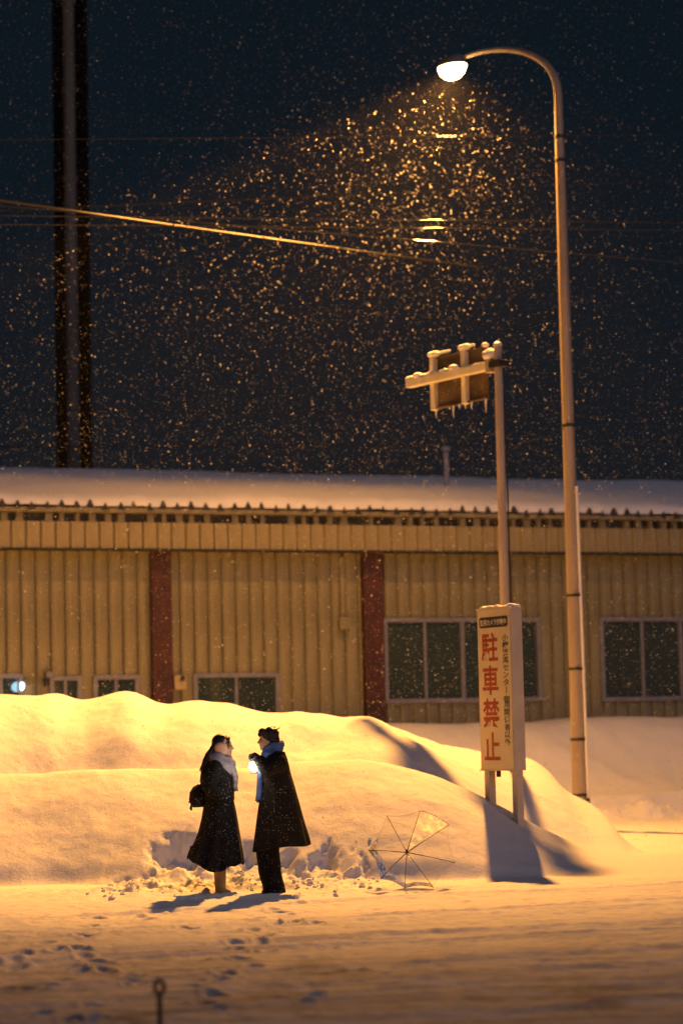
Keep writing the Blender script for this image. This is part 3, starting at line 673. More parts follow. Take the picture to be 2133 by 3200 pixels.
def text_mesh(ch, size, bold):
    cu = bpy.data.curves.new('t', 'FONT'); cu.body = ch; cu.size = size; cu.offset = bold; cu.extrude = 0.0008; cu.resolution_u = 3
    cu.align_x = 'CENTER'
    o = bpy.data.objects.new('t', cu); COL.objects.link(o); dg = bpy.context.evaluated_depsgraph_get()
    me = bpy.data.meshes.new_from_object(o.evaluated_get(dg)); bpy.data.objects.remove(o)
    v = np.array([x.co[:] for x in me.vertices]); f = [tuple(p.vertices) for p in me.polygons]; bpy.data.meshes.remove(me)
    return v, f
def lettering(name, chars, places, m, par, yy, bold):
    """places: (centre x, centre z, width, height) of each character on the face"""
    mb = MB()
    for ch, (x, z, w, h) in zip(chars, places):
        v, f = text_mesh(ch, 1.0, bold)
        if len(v) == 0: continue
        lo, hi = v.min(0), v.max(0); sx = w/0.95; sz = h/0.95
        cx = (lo[0]+hi[0])/2; cz = (lo[1]+hi[1])/2
        if ch in 'ー':     # the long-vowel bar stands upright in vertical writing
            mb.add([(x-(b-cz)*sx, yy+c*0.5, z+(a-cx)*sz) for a, b, c in v], f)
        else:
            mb.add([(x+(a-cx)*sx, yy+c*0.5, z+(b-cz)*sz) for a, b, c in v], f)
    return mb.build(name, m, par)
yf = -SD/2-0.0075
lettering('red_lettering', '駐車禁止', [(-SW/2+0.265, HS-0.31-0.172-k*0.408, 0.34, 0.36) for k in range(4)], M_REDTXT, sg, yf, 0.022)
lettering('black_lettering', '小樽港湾センター御用関係者以外', [(-SW/2+0.595, HS-0.375-k*0.0915, 0.125, 0.088) for k in range(15)], M_BLKTXT, sg, yf, 0.016)
pm = MB(); n = 8; ring = []
w2, h2, rr = 0.30, 0.066, 0.035
for qx, qz, a0 in [(w2-rr, h2-rr, 0), (-w2+rr, h2-rr, 90), (-w2+rr, -h2+rr, 180), (w2-rr, -h2+rr, 270)]:
    for k in range(6):
        a = R(a0+k*18); ring.append((qx+rr*math.cos(a), qz+rr*math.sin(a)))
zP = HS-0.175
pm.loft([[(x, y, zP+z) for x, z in ring] for y in (yf-0.002, yf+0.001)]); pm.build('plate', M_NAVY, sg)
lettering('plate_lettering', '監視カメラ作動中', [(-0.245+0.07*k, zP, 0.068, 0.078) for k in range(8)], M_WHTXT, sg, yf-0.004, 0.014)
mb = MB()
for k in range(30): mb.ball((random.uniform(-SW/2+0.05, SW/2-0.05), random.uniform(-SD/2+.04, SD/2-.03), HS+0.004), (0.07, 0.05, random.uniform(0.02, 0.045)), 10, 6)
link('snow_cap', remesh(mb, 'snow_cap', 0.014, 4), CAPSNOW, sg)
MB().tube([(SW/2-0.5, SD/2-0.06, -0.001), (SW/2-0.5, SD/2-0.06, -0.08)], 0.03, 10).build('cable_gland', M_DARKSTEEL, sg)

# ------------------------------------------------------------------ wires
M_WIRE = mat('wire_sheath', (0.005, 0.005, 0.005), 0.09, spec=0.6)
M_CABLE = mat('weathered_cable', (0.026, 0.022, 0.018), 0.5, spec=0.35)
def wire(label, pts, r, grp='overhead wires'):
    o = MB().tube([P(*q) for q in pts], r, 8, True).build('overhead_wire', M_CABLE if r > 0.02 else M_WIRE, None, True); tag(o, label, 'wire', grp); return o
def lerp_px(a, b, n=24, sag=0.0):
    return [tuple(a[i]+(b[i]-a[i])*t + (sag*4*t*(1-t) if i == 1 else 0) for i in range(3)) for t in np.linspace(0, 1, n)]
wire('thick orange-lit cable sloping down rightward from the tall mast', lerp_px((-700,520,33.0), (1500,835,44.0), 40, 6), 0.0205)
wire('upper of two level wires glinting under the street lamp', lerp_px((-500,668,41.0), (2700,702,42.5), 40, 0), 0.011)
wire('lower of two level wires glinting under the street lamp', lerp_px((-500,696,41.0), (2700,724,42.5), 40, 0), 0.012)
wire('long wire passing behind the lamp pole at mid height', lerp_px((-500,600,40.0), (2700,868,41.5), 40, 0), 0.010)
wire('short-glinting wire nearest below the street lamp', lerp_px((-500,440,41.2), (2700,416,42.0), 40, 0), 0.006)
wire('dark wire crossing the sky right of the lamp pole', lerp_px((-500,680,50), (2700,535,52), 40, 0), 0.016)
wire('low dark wire crossing just above the warehouse roof', lerp_px((-500,1395,56), (2700,1375,58), 40, 8), 0.016)
wire('dark wire crossing behind the traffic sign pole', lerp_px((-500,1270,54), (2700,1300,55), 40, 8), 0.013)

# ------------------------------------------------------------------ people
def skin(name, col): return mat(name, col, 0.55, var=0.08, vscale=14)
M_SKIN = skin('skin', (0.56, 0.34, 0.22))
M_HAIR = mat('black_hair', (0.011, 0.009, 0.009), 0.45, var=0.4, vscale=30, bump=0.5, bscale=60)
M_COATM = cloth_mat('black_wool_coat', (0.019, 0.0165, 0.014), 0.06)
M_COATW = cloth_mat('black_coat', (0.013, 0.013, 0.014), 0.06)
M_TROU = cloth_mat('black_trousers', (0.008, 0.008, 0.009), 0.045)
M_BLUE = cloth_mat('blue_scarf', (0.10, 0.18, 0.46))
M_GREY = cloth_mat('pale_grey_scarf', (0.27, 0.255, 0.30))
M_MUFF = cloth_mat('pale_pink_fleece', (0.75, 0.47, 0.32))
M_GLOVE = cloth_mat('grey_glove', (0.055, 0.058, 0.065))
M_BOOT = mat('tan_boot', (0.42, 0.26, 0.11), 0.8, var=0.3, vscale=8)
M_SHOE = mat('black_shoe', (0.01, 0.01, 0.01), 0.5)
M_EYE = mat('eye', (0.02, 0.015, 0.012), 0.15)
K = 0.000945      # metres per pixel of the enlarged measuring crop
def rings(rows, ox, oz, depth, n=40, fold=0.0, kf=9, ph=0.0, hem=None, lean=0.017):
    out = []
    for i, (cy, l, r) in enumerate(rows):
        z = (oz-cy)*K; x0 = (l-ox)*K + lean*z; x1 = (r-ox)*K + lean*z; c = (x0+x1)/2; rx = (x1-x0)/2; ry = depth(z)
        fa = fold*(i/(len(rows)-1))**1.6; ring = []
        for k in range(n):
            a = 2*math.pi*k/n
            f = 1 + fa*(math.sin(kf*a+ph)+0.5*math.sin((kf+4)*a+2.1*ph+z*1.5))*(0.35+0.65*abs(math.sin(a)))
            dz = hem(a)*(i/(len(rows)-1))**4 if hem else 0
            ring.append((c+rx*math.cos(a)*(1+(f-1)*0.3), ry*math.sin(a)*f, z+dz))
        out.append(ring)
    return out
def interp_rows(rows, n):
    r = np.array(rows, float); cy = np.linspace(r[0, 0], r[-1, 0], n)
    return [(c, np.interp(c, r[:, 0], r[:, 1]), np.interp(c, r[:, 0], r[:, 2])) for c in cy]
def limb(mb, pts, rad):
    """chain of tapering capsules for the fused body"""
    pts = [Vector(p) for p in pts]
    for i in range(len(pts)-1):
        L = (pts[i+1]-pts[i]).length; n = max(2, int(L/(0.35*min(rad[i], rad[i+1])))) if min(rad[i], rad[i+1]) > 0.02 else max(2, int(L/0.006))
        for k in range(n+1):
            t = k/n; mb.ball(pts[i].lerp(pts[i+1], t), rad[i]+(rad[i+1]-rad[i])*t, 10, 7)
def head(mb, c, face, tilt=0.0):
    """skull, jaw, brow, nose, lips, chin, ears; face = +1 looks to +x, -1 to -x"""
    c = Vector(c); f = face
    def b(x, y, z, r): mb.ball(c+Vector((f*x, y, z)), r, 14, 10)
    b(-0.012, 0, 0.035, (0.094, 0.075, 0.088)); b(0.018, 0, -0.03, (0.068, 0.060, 0.082)); b(0.045, 0, -0.075, (0.042, 0.040, 0.036))
    b(0.072, 0, -0.092, (0.016, 0.018, 0.015)); b(0.068, 0, 0.035, (0.022, 0.05, 0.020)); b(0.060, 0, -0.02, (0.03, 0.045, 0.04))
    for t in range(6): b(0.082+0.0045*t, 0, 0.022-0.0095*t, (0.009+0.0012*t, 0.007+0.0014*t, 0.010))
    b(0.085, 0, -0.052, (0.010, 0.020, 0.006)); b(0.082, 0, -0.064, (0.010, 0.018, 0.006))
    for s in (-1, 1):
        b(-0.010, s*0.074, -0.012, (0.018, 0.010, 0.030)); b(0.045, s*0.036, -0.018, (0.022, 0.018, 0.020))
def eyes(par, c, face):
    for s in (-1, 1):
        MB().ball(Vector(c)+Vector((face*0.0745, s*0.031, 0.012)), 0.0085, 10, 8).build('eye', M_EYE, par, True)

# ---- man
MX0, MZ0 = 1050.0, 2000.0
mp = ground_hit(560+0.2806*MX0, 2220+0.2806*1998)
mp = (P(560+0.2806*MX0, 2785, 25.65).x, 25.65)
def mq(cx, cy, y=0.0): z = (MZ0-cy)*K; return Vector(((cx-MX0)*K+0.017*z, y, z))
zg = hgt(*mp)
hc = mq(992, 296)
mb = MB(); head(mb, hc, -1)
limb(mb, [mq(1045, 400), mq(1020, 330)], [0.055, 0.052])
limb(mb, [mq(1060, 430), mq(1080, 560), mq(1080, 800), mq(1040, 1050)], [0.05, 0.12, 0.11, 0.12])
for s in (-1, 1): mb.ball(mq(1080, 545, s*0.11), (0.065, 0.07, 0.065), 12, 8)
for s, dx in ((-1, 10), (1, -25)):
    limb(mb, [mq(1040, 1060, s*0.09), mq(1010+dx, 1520, s*0.095), mq(1060+dx, 1940, s*0.10)], [0.085, 0.058, 0.042])
    limb(mb, [mq(1060+dx, 1955, s*0.10), mq(985+dx, 1975, s*0.11)], [0.042, 0.034])
SH, EL, WR = mq(1118, 540, -0.17), mq(985, 625, -0.26), mq(892, 500, -0.20)
limb(mb, [SH, EL, WR], [0.05, 0.046, 0.034])
limb(mb, [mq(1090, 530, 0.19), mq(1110, 800, 0.23), mq(1010, 960, 0.16)], [0.062, 0.048, 0.036])
man_me = remesh(mb, 'person', 0.0085, 3); man_me.materials.append(M_SKIN)
man = link('person', man_me); man.location = (mp[0], mp[1], zg-0.015)
tag(man, 'person in flared black coat and blue scarf holding up a lit lantern', 'person')
eyes(man, hc, -1)
dm = lambda z: float(np.interp(z, [0.45, 0.6, 1.0, 1.3, 1.42, 1.5], [0.31, 0.29, 0.235, 0.225, 0.20, 0.10]))
rows_m = interp_rows([(420,1000,1150),(455,975,1188),(500,945,1207),(560,925,1222),(620,918,1234),(700,922,1254),(800,925,1285),(900,912,1312),(1000,885,1340),(1150,862,1377),(1300,840,1420),(1400,824,1448),(1480,812,1466)], 44)
rg = rings(rows_m, MX0, MZ0, dm, 56, 0.12, 7, 0.6, lambda a: 0.03*math.cos(a)+0.012*math.sin(3*a)-0.006)
mb = MB(); mb.loft(rg, False)
inner = [[(c[0]*0.975+0.0, c[1]*0.97, c[2]+0.004) for c in r] for r in rg[-5:]]
mb.loft([rg[-1]] + [inner[-1], inner[0]], False)                      # turned hem
mb.tube([SH+Vector((0.03, 0.02, 0.0)), SH+Vector((-0.02, -0.01, -0.03)), SH.lerp(EL, 0.5), EL+Vector((0.005, 0, -0.01)), EL.lerp(WR, 0.35), EL.lerp(WR, 0.85), WR], [0.085, 0.098, 0.09, 0.082, 0.075, 0.066, 0.06], 18)
S2, E2, W2 = mq(1090, 530, 0.19), mq(1115, 800, 0.245), mq(1020, 960, 0.20)
mb.tube([S2, S2.lerp(E2, 0.5), E2, E2.lerp(W2, 0.5), W2], [0.095, 0.088, 0.08, 0.074, 0.066], 16)
coat = mb.build('coat', M_COATM, man, True)
mb = MB(); mb.tube([mq(1000, 440, -0.06), mq(1090, 445, -0.12), mq(1160, 450, -0.05), mq(1160, 450, 0.05), mq(1090, 445, 0.12), mq(1000, 440, 0.06)], [0.02, 0.026, 0.026, 0.026, 0.026, 0.02], 10); mb.build('collar', M_COATM, coat, True)
for cy in (640, 760, 880): MB().ball(mq(935, cy, -0.12), (0.012, 0.014, 0.012), 10, 6).build('button', M_SHOE, coat, True)
mb = MB()
for s, dx in ((-1, 6), (1, -14)):
    rr = interp_rows([(1380,870,1120),(1500,865,1118),(1600,866,1120),(1750,888,1136),(1850,915,1160),(1930,938,1178),(1985,938,1184)], 22)
    rgs = []
    for i, (cy, l, r) in enumerate(rr):
        z = (MZ0-cy)*K; x0 = (l-MX0+dx)*K+0.017*z; x1 = (r-MX0+dx)*K+0.017*z; c = (x0+x1)/2; rx = (x1-x0)/2*0.98
        rgs.append([(c+rx*math.cos(a)*(1+0.03*math.sin(3*a+cy*0.02)), s*0.105+0.098*math.sin(a)*(1+0.05*math.sin(2*a+cy*0.03)), z+(0.008*math.sin(4*a+s) if i > 18 else 0)) for a in [2*math.pi*k/28 for k in range(28)]])
    mb.loft(rgs)
mb.build('trousers', M_TROU, man, True)
for s, dx in ((-1, 6), (1, -14)):
    m2 = MB(); limb(m2, [mq(1110+dx, 1972, s*0.105), mq(1040+dx, 1974, s*0.11), mq(960+dx, 1982, s*0.12)], [0.05, 0.048, 0.036])
    link('shoe', remesh(m2, 'shoe', 0.012, 2), M_SHOE, man)
# scarf: two wraps and a hanging tail
mb = MB()
def wrap(mb, c, rx, ry, tilt, r, n=26, wob=0.01, ph=0.0):
    pts = [Vector(c)+Vector((rx*math.cos(a), ry*math.sin(a), tilt*math.cos(a)+wob*math.sin(3*a+ph))) for a in [2*math.pi*k/n for k in range(n)]]
    for i in range(n):
        for k in range(3): mb.ball(pts[i].lerp(pts[(i+1) % n], k/3), (r*0.8, r*0.8, r*(1+0.12*math.sin(5*i+ph))), 9, 6)
wrap(mb, mq(1050, 372), 0.088, 0.085, 0.022, 0.042, ph=0.4); wrap(mb, mq(1035, 430), 0.095, 0.095, 0.030, 0.038, ph=2.0, wob=0.014)
for k in range(8): mb.ball(mq(960+k*3, 470-k*3, -0.07+0.012*k), (0.05, 0.035, 0.05), 9, 6)
link('scarf', remesh(mb, 'scarf', 0.009, 3), M_BLUE, man)
mb = MB(); tail = [(905,520),(903,600),(908,680),(905,780),(900,880),(890,960)]
rt = []
for i, (cx, cy) in enumerate(tail):
    p_ = mq(cx, cy, -0.06); w = 0.03+0.002*i
    rt.append([p_+Vector((w*math.cos(a), 0.065*math.sin(a), 0.012*math.sin(2*a+i))) for a in [2*math.pi*k/16 for k in range(16)]])
mb.loft(rt)
for k in range(7): mb.tube([mq(870+k*8, 955, -0.06+0.02*math.sin(k*2)), mq(866+k*8, 985, -0.06+0.02*math.sin(k*2))], 0.0045, 6)
mb.build('scarf_tail', M_BLUE, man, True)
# hair
mb = MB()
mb.ball(hc+Vector((0.020, 0, 0.052)), (0.098, 0.088, 0.088), 16, 10); mb.ball(hc+Vector((0.055, 0, 0.0)), (0.07, 0.080, 0.075), 14, 9)
mb.ball(hc+Vector((-0.045, 0, 0.092)), (0.058, 0.07, 0.042), 12, 8)
for s in (-1, 1): mb.ball(hc+Vector((0.025, s*0.068, 0.015)), (0.04, 0.02, 0.045), 10, 7)
rnd = random.Random(4)
for k in range(46):
    a = rnd.uniform(0.15, math.pi-0.15); s = rnd.uniform(-1, 1)
    base = hc+Vector((0.018+0.09*math.cos(a), s*0.07, 0.055+0.085*math.sin(a)*math.sqrt(1-0.5*s*s)))
    d = Vector((math.cos(a)+rnd.uniform(-.5, .5), s*0.6, math.sin(a)*0.7+rnd.uniform(-.5, .3)))*rnd.uniform(0.006, 0.018)
    mb.tube([base, base+d*0.6, base+d+Vector((0, 0, -0.008))], [0.011, 0.008, 0.004], 6)
for k in range(9):
    base = hc+Vector((-0.075+rnd.uniform(-.01, .012), -0.06+k*0.015, 0.085)); mb.tube([base, base+Vector((-0.018, 0, -0.02)), base+Vector((-0.012, rnd.uniform(-.01, .01), -0.05))], [0.013, 0.011, 0.004], 6)
hm = remesh(mb, 'hair', 0.0065, 1)
hair = link('hair', hm, M_HAIR, man)
mb = MB()
for k in range(10):
    base = hc+Vector((0.05+rnd.uniform(-.03, .06), rnd.uniform(-.05, .03), 0.12+rnd.uniform(-.02, .012)))
    e_ = Vector((rnd.uniform(0.02, 0.05), rnd.uniform(-.02, .02), rnd.uniform(-.008, 0.022)))
    mb.tube([base, base+e_*0.6+Vector((0, 0, 0.006)), base+e_], [0.004, 0.003, 0.001], 5)
mb.build('loose_strands', M_HAIR, hair, True)['kind'] = 'stuff'
# gloved hand closed round the lantern's bail
mb = MB(); HC = mq(848, 463, -0.185)
fd = (HC-WR).normalized()
limb(mb, [WR+fd*(-0.03), WR.lerp(HC, 0.45), HC], [0.040, 0.040, 0.036])
for k, (ln, oy) in enumerate(((0.062, -0.033), (0.070, -0.011), (0.066, 0.012), (0.052, 0.033))):
    k0 = HC+Vector((-0.018, oy, 0.014)); k1 = k0+Vector((-ln*0.45, 0, -0.004)); k2 = k1+Vector((-ln*0.10, 0, -ln*0.48)); k3 = k2+Vector((ln*0.36, 0, -ln*0.14))
    limb(mb, [k0, k1, k2, k3], [0.0125, 0.0115, 0.0105, 0.009])
t0 = HC+Vector((0.0, -0.038, -0.004)); limb(mb, [t0, t0+Vector((-0.022, -0.012, -0.026)), t0+Vector((-0.045, 0.010, -0.036))], [0.014, 0.012, 0.010])
link('glove', remesh(mb, 'glove', 0.0055, 1), M_GLOVE, man)

# ---- lantern
LZ = mq(850, 565, -0.185)
ln = empty('lantern', Vector(man.location)+LZ+Vector((-0.006, 0, -0.088))); ln.scale = (1.22, 1.22, 1.1); tag(ln, 'small glowing lantern hanging from the gloved hand', 'lantern')
M_LMET = mat('lantern_metal', (0.30, 0.26, 0.2), 0.35, metal=0.8)
MB().lathe([(0.026, 0), (0.031, 0.004), (0.03, 0.014), (0.02, 0.021)], n=20).build('base', M_LMET, ln, True)
MB().lathe([(0.022, 0.113), (0.032, 0.116), (0.026, 0.128), (0.014, 0.14), (0.012, 0.15), (0.004, 0.152)], n=20).build('cap', M_LMET, ln, True)
M_FLAME = mat('lantern_glow', (1, 0.95, 0.85), 0.3, emit=(1.0, 0.86, 0.68), es=26.0)
MB().lathe([(0.016, 0.022), (0.036, 0.036), (0.045, 0.054), (0.047, 0.068), (0.043, 0.084), (0.032, 0.1), (0.016, 0.112)], n=20).build('glass', M_FLAME, ln, True)
for k in range(4):
    a = R(45+90*k); MB().tube([(0.03*math.cos(a), 0.03*math.sin(a), 0.01), (0.052*math.cos(a), 0.052*math.sin(a), 0.066), (0.031*math.cos(a), 0.031*math.sin(a), 0.118)], 0.0022, 6).build('guard', M_LMET, ln, True)
MB().tube([(0.047*math.cos(t), 0.0, 0.105+0.075*math.sin(t)) for t in np.linspace(-0.1, math.pi+0.1, 18)], 0.0024, 6).build('bail', M_LMET, ln, True)
ld = bpy.data.lights.new('lantern_light', 'POINT'); lo = bpy.data.objects.new('lantern_light', ld); COL.objects.link(lo); lo.parent = ln
lo.location = (-0.02, -0.075, 0.066); ld.energy = 1.6; ld.color = (1, 0.86, 0.68); ld.shadow_soft_size = 0.03

# ---- woman
WX0, WZ0 = 470.0, 2000.0
wp = (P(560+0.2806*WX0, 2780, 25.8).x, 25.8)
def wq(cx, cy, y=0.0): z = (WZ0-cy)*K; return Vector(((cx-WX0)*K+0.017*z, y, z))
zg2 = hgt(*wp)
hw = wq(489, 352)
mb = MB(); head(mb, hw, 1)
limb(mb, [wq(455, 480), wq(470, 400)], [0.05, 0.047])
limb(mb, [wq(440, 500), wq(440, 640), wq(440, 850), wq(450, 1050)], [0.08, 0.12, 0.105, 0.125])
for s in (-1, 1): mb.ball(wq(430, 560, s*0.12), (0.07, 0.08, 0.07), 12, 8)
for s, dx in ((-1, 10), (1, -20)):
    limb(mb, [wq(450, 1060, s*0.08), wq(450+dx, 1500, s*0.085), wq(462+dx, 1940, s*0.085)], [0.08, 0.054, 0.04])
    limb(mb, [wq(462+dx, 1955, s*0.09), wq(530+dx, 1975, s*0.10)], [0.04, 0.032])
limb(mb, [wq(420, 570, -0.17), wq(360, 800, -0.22), wq(470, 920, -0.17)], [0.056, 0.044, 0.033])
limb(mb, [wq(420, 570, 0.17), wq(370, 800, 0.22), wq(480, 920, 0.17)], [0.056, 0.044, 0.033])
wm = remesh(mb, 'person', 0.0085, 3); wm.materials.append(M_SKIN)
wom = link('person', wm); wom.location = (wp[0], wp[1], zg2-0.015)
tag(wom, 'person with long dark hair, pale earmuffs and long black skirt facing the lantern', 'person')
eyes(wom, hw, 1)
dj = lambda z: float(np.interp(z, [0.9, 1.05, 1.3, 1.38, 1.46], [0.20, 0.215, 0.21, 0.18, 0.09]))
rj = rings(interp_rows([(490,345,490),(520,300,530),(560,276,572),(620,262,600),(700,252,612),(800,248,616),(880,252,614),(945,258,616)], 24), WX0, WZ0, dj, 48, 0.04, 6, 1.0)
mb = MB(); mb.loft(rj, False)
mb.loft([rj[-1], [(p_[0]*0.94, p_[1]*0.94, p_[2]+0.02) for p_ in rj[-1]]], False)
for s in (-1, 1):
    A, B, C = wq(415, 570, s*0.16), wq(345, 800, s*0.235), wq(500, 925, s*0.20)
    mb.tube([A+Vector((0.01, -s*0.03, 0.02)), A, A.lerp(B, 0.5), B, B.lerp(C, 0.4), B.lerp(C, 0.8), C], [0.07, 0.084, 0.084, 0.08, 0.074, 0.066, 0.06], 16)
jk = mb.build('jacket', M_COATW, wom, True)
for s in (-1, 1): MB().cbox((0.03, s*0.222-0.004, 0.985), (0.13, s*0.222+0.004, 1.0), 0.003).build('pocket_flap', M_COATW, jk)
ds = lambda z: float(np.interp(z, [0.28, 0.5, 0.8, 1.02], [0.36, 0.31, 0.24, 0.185]))
rs = rings(interp_rows([(920,285,604),(960,274,610),(1050,262,630),(1150,245,648),(1300,208,672),(1450,152,696),(1560,102,712),(1660,82,722)], 40), WX0, WZ0, ds, 84, 0.14, 11, 0.3,
           lambda a: (0.07*max(0, -math.cos(a))**1.3) - 0.075*max(0, 1-abs(math.cos(a))*1.25) + 0.012*math.sin(11*a))
mb = MB(); mb.loft(rs, False); mb.loft([rs[-1], [(p_[0]*0.97, p_[1]*0.97, p_[2]+0.004) for p_ in rs[-1]], [(p_[0]*0.9, p_[1]*0.9, p_[2]+0.1) for p_ in rs[-3]]], False)
mb.build('skirt', M_COATW, wom, True)
for s, dx in ((-1, 10), (1, -20)):
    m2 = MB(); limb(m2, [wq(455+dx, 1690, s*0.085), wq(460+dx, 1840, s*0.085), wq(462+dx, 1950, s*0.088)], [0.062, 0.055, 0.05]); limb(m2, [wq(462+dx, 1960, s*0.09), wq(505+dx, 1972, s*0.095), wq(548+dx, 1978, s*0.10)], [0.048, 0.042, 0.034])
    link('boot', remesh(m2, 'boot', 0.012, 2), M_BOOT, wom)
mb = MB()
wrap(mb, wq(455, 475), 0.095, 0.12, -0.025, 0.050, ph=0.3, wob=0.014); wrap(mb, wq(460, 520), 0.125, 0.155, -0.045, 0.050, ph=1.7, wob=0.016)
wrap(mb, wq(470, 560), 0.13, 0.15, -0.07, 0.042, ph=0.9, wob=0.014)
for k in range(26):
    t = k/25; q = wq(560+62*math.sin(min(1, t*1.6)*1.5), 560+t*250, -0.03+0.02*math.sin(k)); mb.ball(q, (0.05-0.022*t, 0.115-0.045*t, 0.045), 10, 7)
link('scarf', remesh(mb, 'scarf', 0.010, 3), M_GREY, wom)
mb = MB()
for k in range(6): mb.tube([wq(612+k*6, 790, -0.06+0.022*k), wq(618+k*7, 850+8*(k % 2), -0.06+0.022*k)], 0.004, 6)
mb.build('scarf_fringe', M_GREY, wom, True)
# earmuffs
em = empty('earmuffs'); em.parent = wom
mb = MB(); mb.tube([hw+Vector((-0.005+0.040*math.sin(t), 0.098*math.cos(t), -0.012+0.115*math.sin(t))) for t in np.linspace(0, math.pi, 22)], 0.018, 10); mb.build('band', M_MUFF, em, True)
for s in (-1, 1):
    c0 = hw+Vector((-0.018, s*0.102, -0.022)); mb = MB()
    mb.ball(c0, (0.072, 0.036, 0.074), 18, 12)
    for k in range(90):
        a = rnd.uniform(0, 2*math.pi); rr = 0.06*math.sqrt(rnd.random()); mb.ball(c0+Vector((rr*math.cos(a), s*0.024*math.sqrt(max(0, 1-(rr/0.066)**2)), rr*math.sin(a))), 0.0105, 6, 4)
    link('pad', remesh(mb, 'pad', 0.006, 1), M_MUFF, em)
# hair: crown cap and long waves down the back
mb = MB()
mb.ball(hw+Vector((-0.028, 0, 0.052)), (0.096, 0.088, 0.086), 16, 10); mb.ball(hw+Vector((-0.062, 0, -0.02)), (0.072, 0.085, 0.095), 14, 9)
for s in (-1, 1): mb.ball(hw+Vector((0.036, s*0.058, 0.068)), (0.034, 0.022, 0.036), 10, 7)
mb.ball(hw+Vector((0.046, 0, 0.09)), (0.032, 0.055, 0.024), 10, 7)
for k in range(46):
    s = rnd.uniform(-1, 1); off = rnd.uniform(-12, 12); ln_ = rnd.uniform(0.72, 1.0)
    path = [(410+off, 300), (372+off, 400), (334+off, 480), (302+off*1.3, 560), (274+off*1.6, 650), (256+off*2.0, 745)]
    pts = []
    for i, (cx, cy) in enumerate(path):
        cyy = 300+(cy-300)*ln_
        pts.append(wq(cx+7*math.sin(cyy*0.035+k), cyy, s*(0.075+0.02*i)*(1 if i < 4 else 0.92)+0.008*math.sin(cyy*0.04+k*2)))
    mb.tube(pts, [0.022, 0.024, 0.022, 0.02, 0.014, 0.006], 7)
wh = link('hair', remesh(mb, 'hair', 0.008, 1), M_HAIR, wom)
mb = MB()
for k in range(26):
    s = rnd.uniform(-1, 1); x0 = rnd.uniform(-14, 8)
    pts = [wq(330+x0+9*math.sin(i*1.5+k)-i*14, 470+i*48*rnd.uniform(0.92, 1.08), s*0.14) for i in range(7)]
    mb.tube(pts, [0.011, 0.012, 0.011, 0.009, 0.007, 0.005, 0.001], 5)
for k in range(8):
    p0 = hw+Vector((0.062, (-1)**k*rnd.uniform(.035, .06), 0.085)); mb.tube([p0, p0+Vector((0.006, 0, -0.03)), p0+Vector((-0.004, 0, -0.075)), p0+Vector((0.0, 0, -0.11))], [0.007, 0.007, 0.005, 0.002], 5)
mb.build('loose_strands', M_HAIR, wh, True)['kind'] = 'stuff'
# bag
bgc = Vector(wom.location)+wq(205, 890, -0.02)
bag = empty('shoulder_bag', bgc+Vector((0, 0, -0.115))); tag(bag, 'soft black bag hanging behind the long-haired person', 'bag')
mb = MB(); rbg = []
for z, rx, ry, cx in ((0.0, 0.055, 0.09, 0.005), (0.02, 0.078, 0.12, 0.0), (0.08, 0.09, 0.135, -0.004), (0.15, 0.085, 0.125, 0.004), (0.2, 0.064, 0.1, 0.016), (0.225, 0.03, 0.06, 0.03)):
    rbg.append([(cx+rx*math.cos(a)*(1+0.05*math.sin(5*a+z*30)), ry*math.sin(a)*(1+0.04*math.sin(4*a+z*20)), z+0.01*math.sin(3*a)) for a in [2*math.pi*k/30 for k in range(30)]])
mb.loft(rbg); mb.build('body', M_COATW, bag, True)
MB().tube([(0.03, -0.06, 0.2), (0.07, -0.09, 0.3), (0.13, -0.12, 0.44), (0.19, -0.11, 0.52), (0.22, -0.05, 0.56)], 0.011, 8).build('strap', M_SHOE, bag, True)
fl = MB().cbox((-0.093, -0.09, 0.04), (-0.080, 0.09, 0.06), 0.004).build('buckle_strap', M_SHOE, bag)
for s in (-1, 1): MB().tube([(-0.06, s*0.08, 0.02), (-0.075, s*0.085, -0.02), (-0.065, s*0.08, -0.045)], [0.012, 0.01, 0.003], 6).build('tassel', M_SHOE, bag, True)

# ------------------------------------------------------------------ clear umbrella on the snow
M_CLEAR = bpy.data.materials.new('clear_vinyl'); M_CLEAR.use_nodes = True
nt = M_CLEAR.node_tree; nt.nodes.remove(nt.nodes['Principled BSDF'])
g = nt.nodes.new('ShaderNodeBsdfGlossy'); g.inputs['Roughness'].default_value = 0.12; t = nt.nodes.new('ShaderNodeBsdfTransparent'); t.inputs[0].default_value = (0.975, 0.97, 0.96, 1)
mx = nt.nodes.new('ShaderNodeMixShader'); fr = nt.nodes.new('ShaderNodeFresnel'); fr.inputs[0].default_value = 1.35
mm = nt.nodes.new('ShaderNodeMath'); mm.operation = 'MULTIPLY_ADD'; mm.inputs[1].default_value = 0.8; mm.inputs[2].default_value = 0.015; nt.links.new(fr.outputs[0], mm.inputs[0])
nt.links.new(mm.outputs[0], mx.inputs[0]); nt.links.new(t.outputs[0], mx.inputs[1]); nt.links.new(g.outputs[0], mx.inputs[2]); nt.links.new(mx.outputs[0], nt.nodes['Material Output'].inputs[0])
tc = nt.nodes.new('ShaderNodeTexCoord'); nz = nt.nodes.new('ShaderNodeTexNoise'); nz.inputs['Scale'].default_value = 9; nt.links.new(tc.outputs['Object'], nz.inputs['Vector'])
bp = nt.nodes.new('ShaderNodeBump'); bp.inputs['Strength'].default_value = 0.5; bp.inputs['Distance'].default_value = 0.03; nt.links.new(nz.outputs['Fac'], bp.inputs['Height']); nt.links.new(bp.outputs[0], g.inputs['Normal'])
M_CLEAR_GLINT = M_CLEAR.copy(); M_CLEAR_GLINT.name = 'crumpled_glint_vinyl'; nt = M_CLEAR_GLINT.node_tree
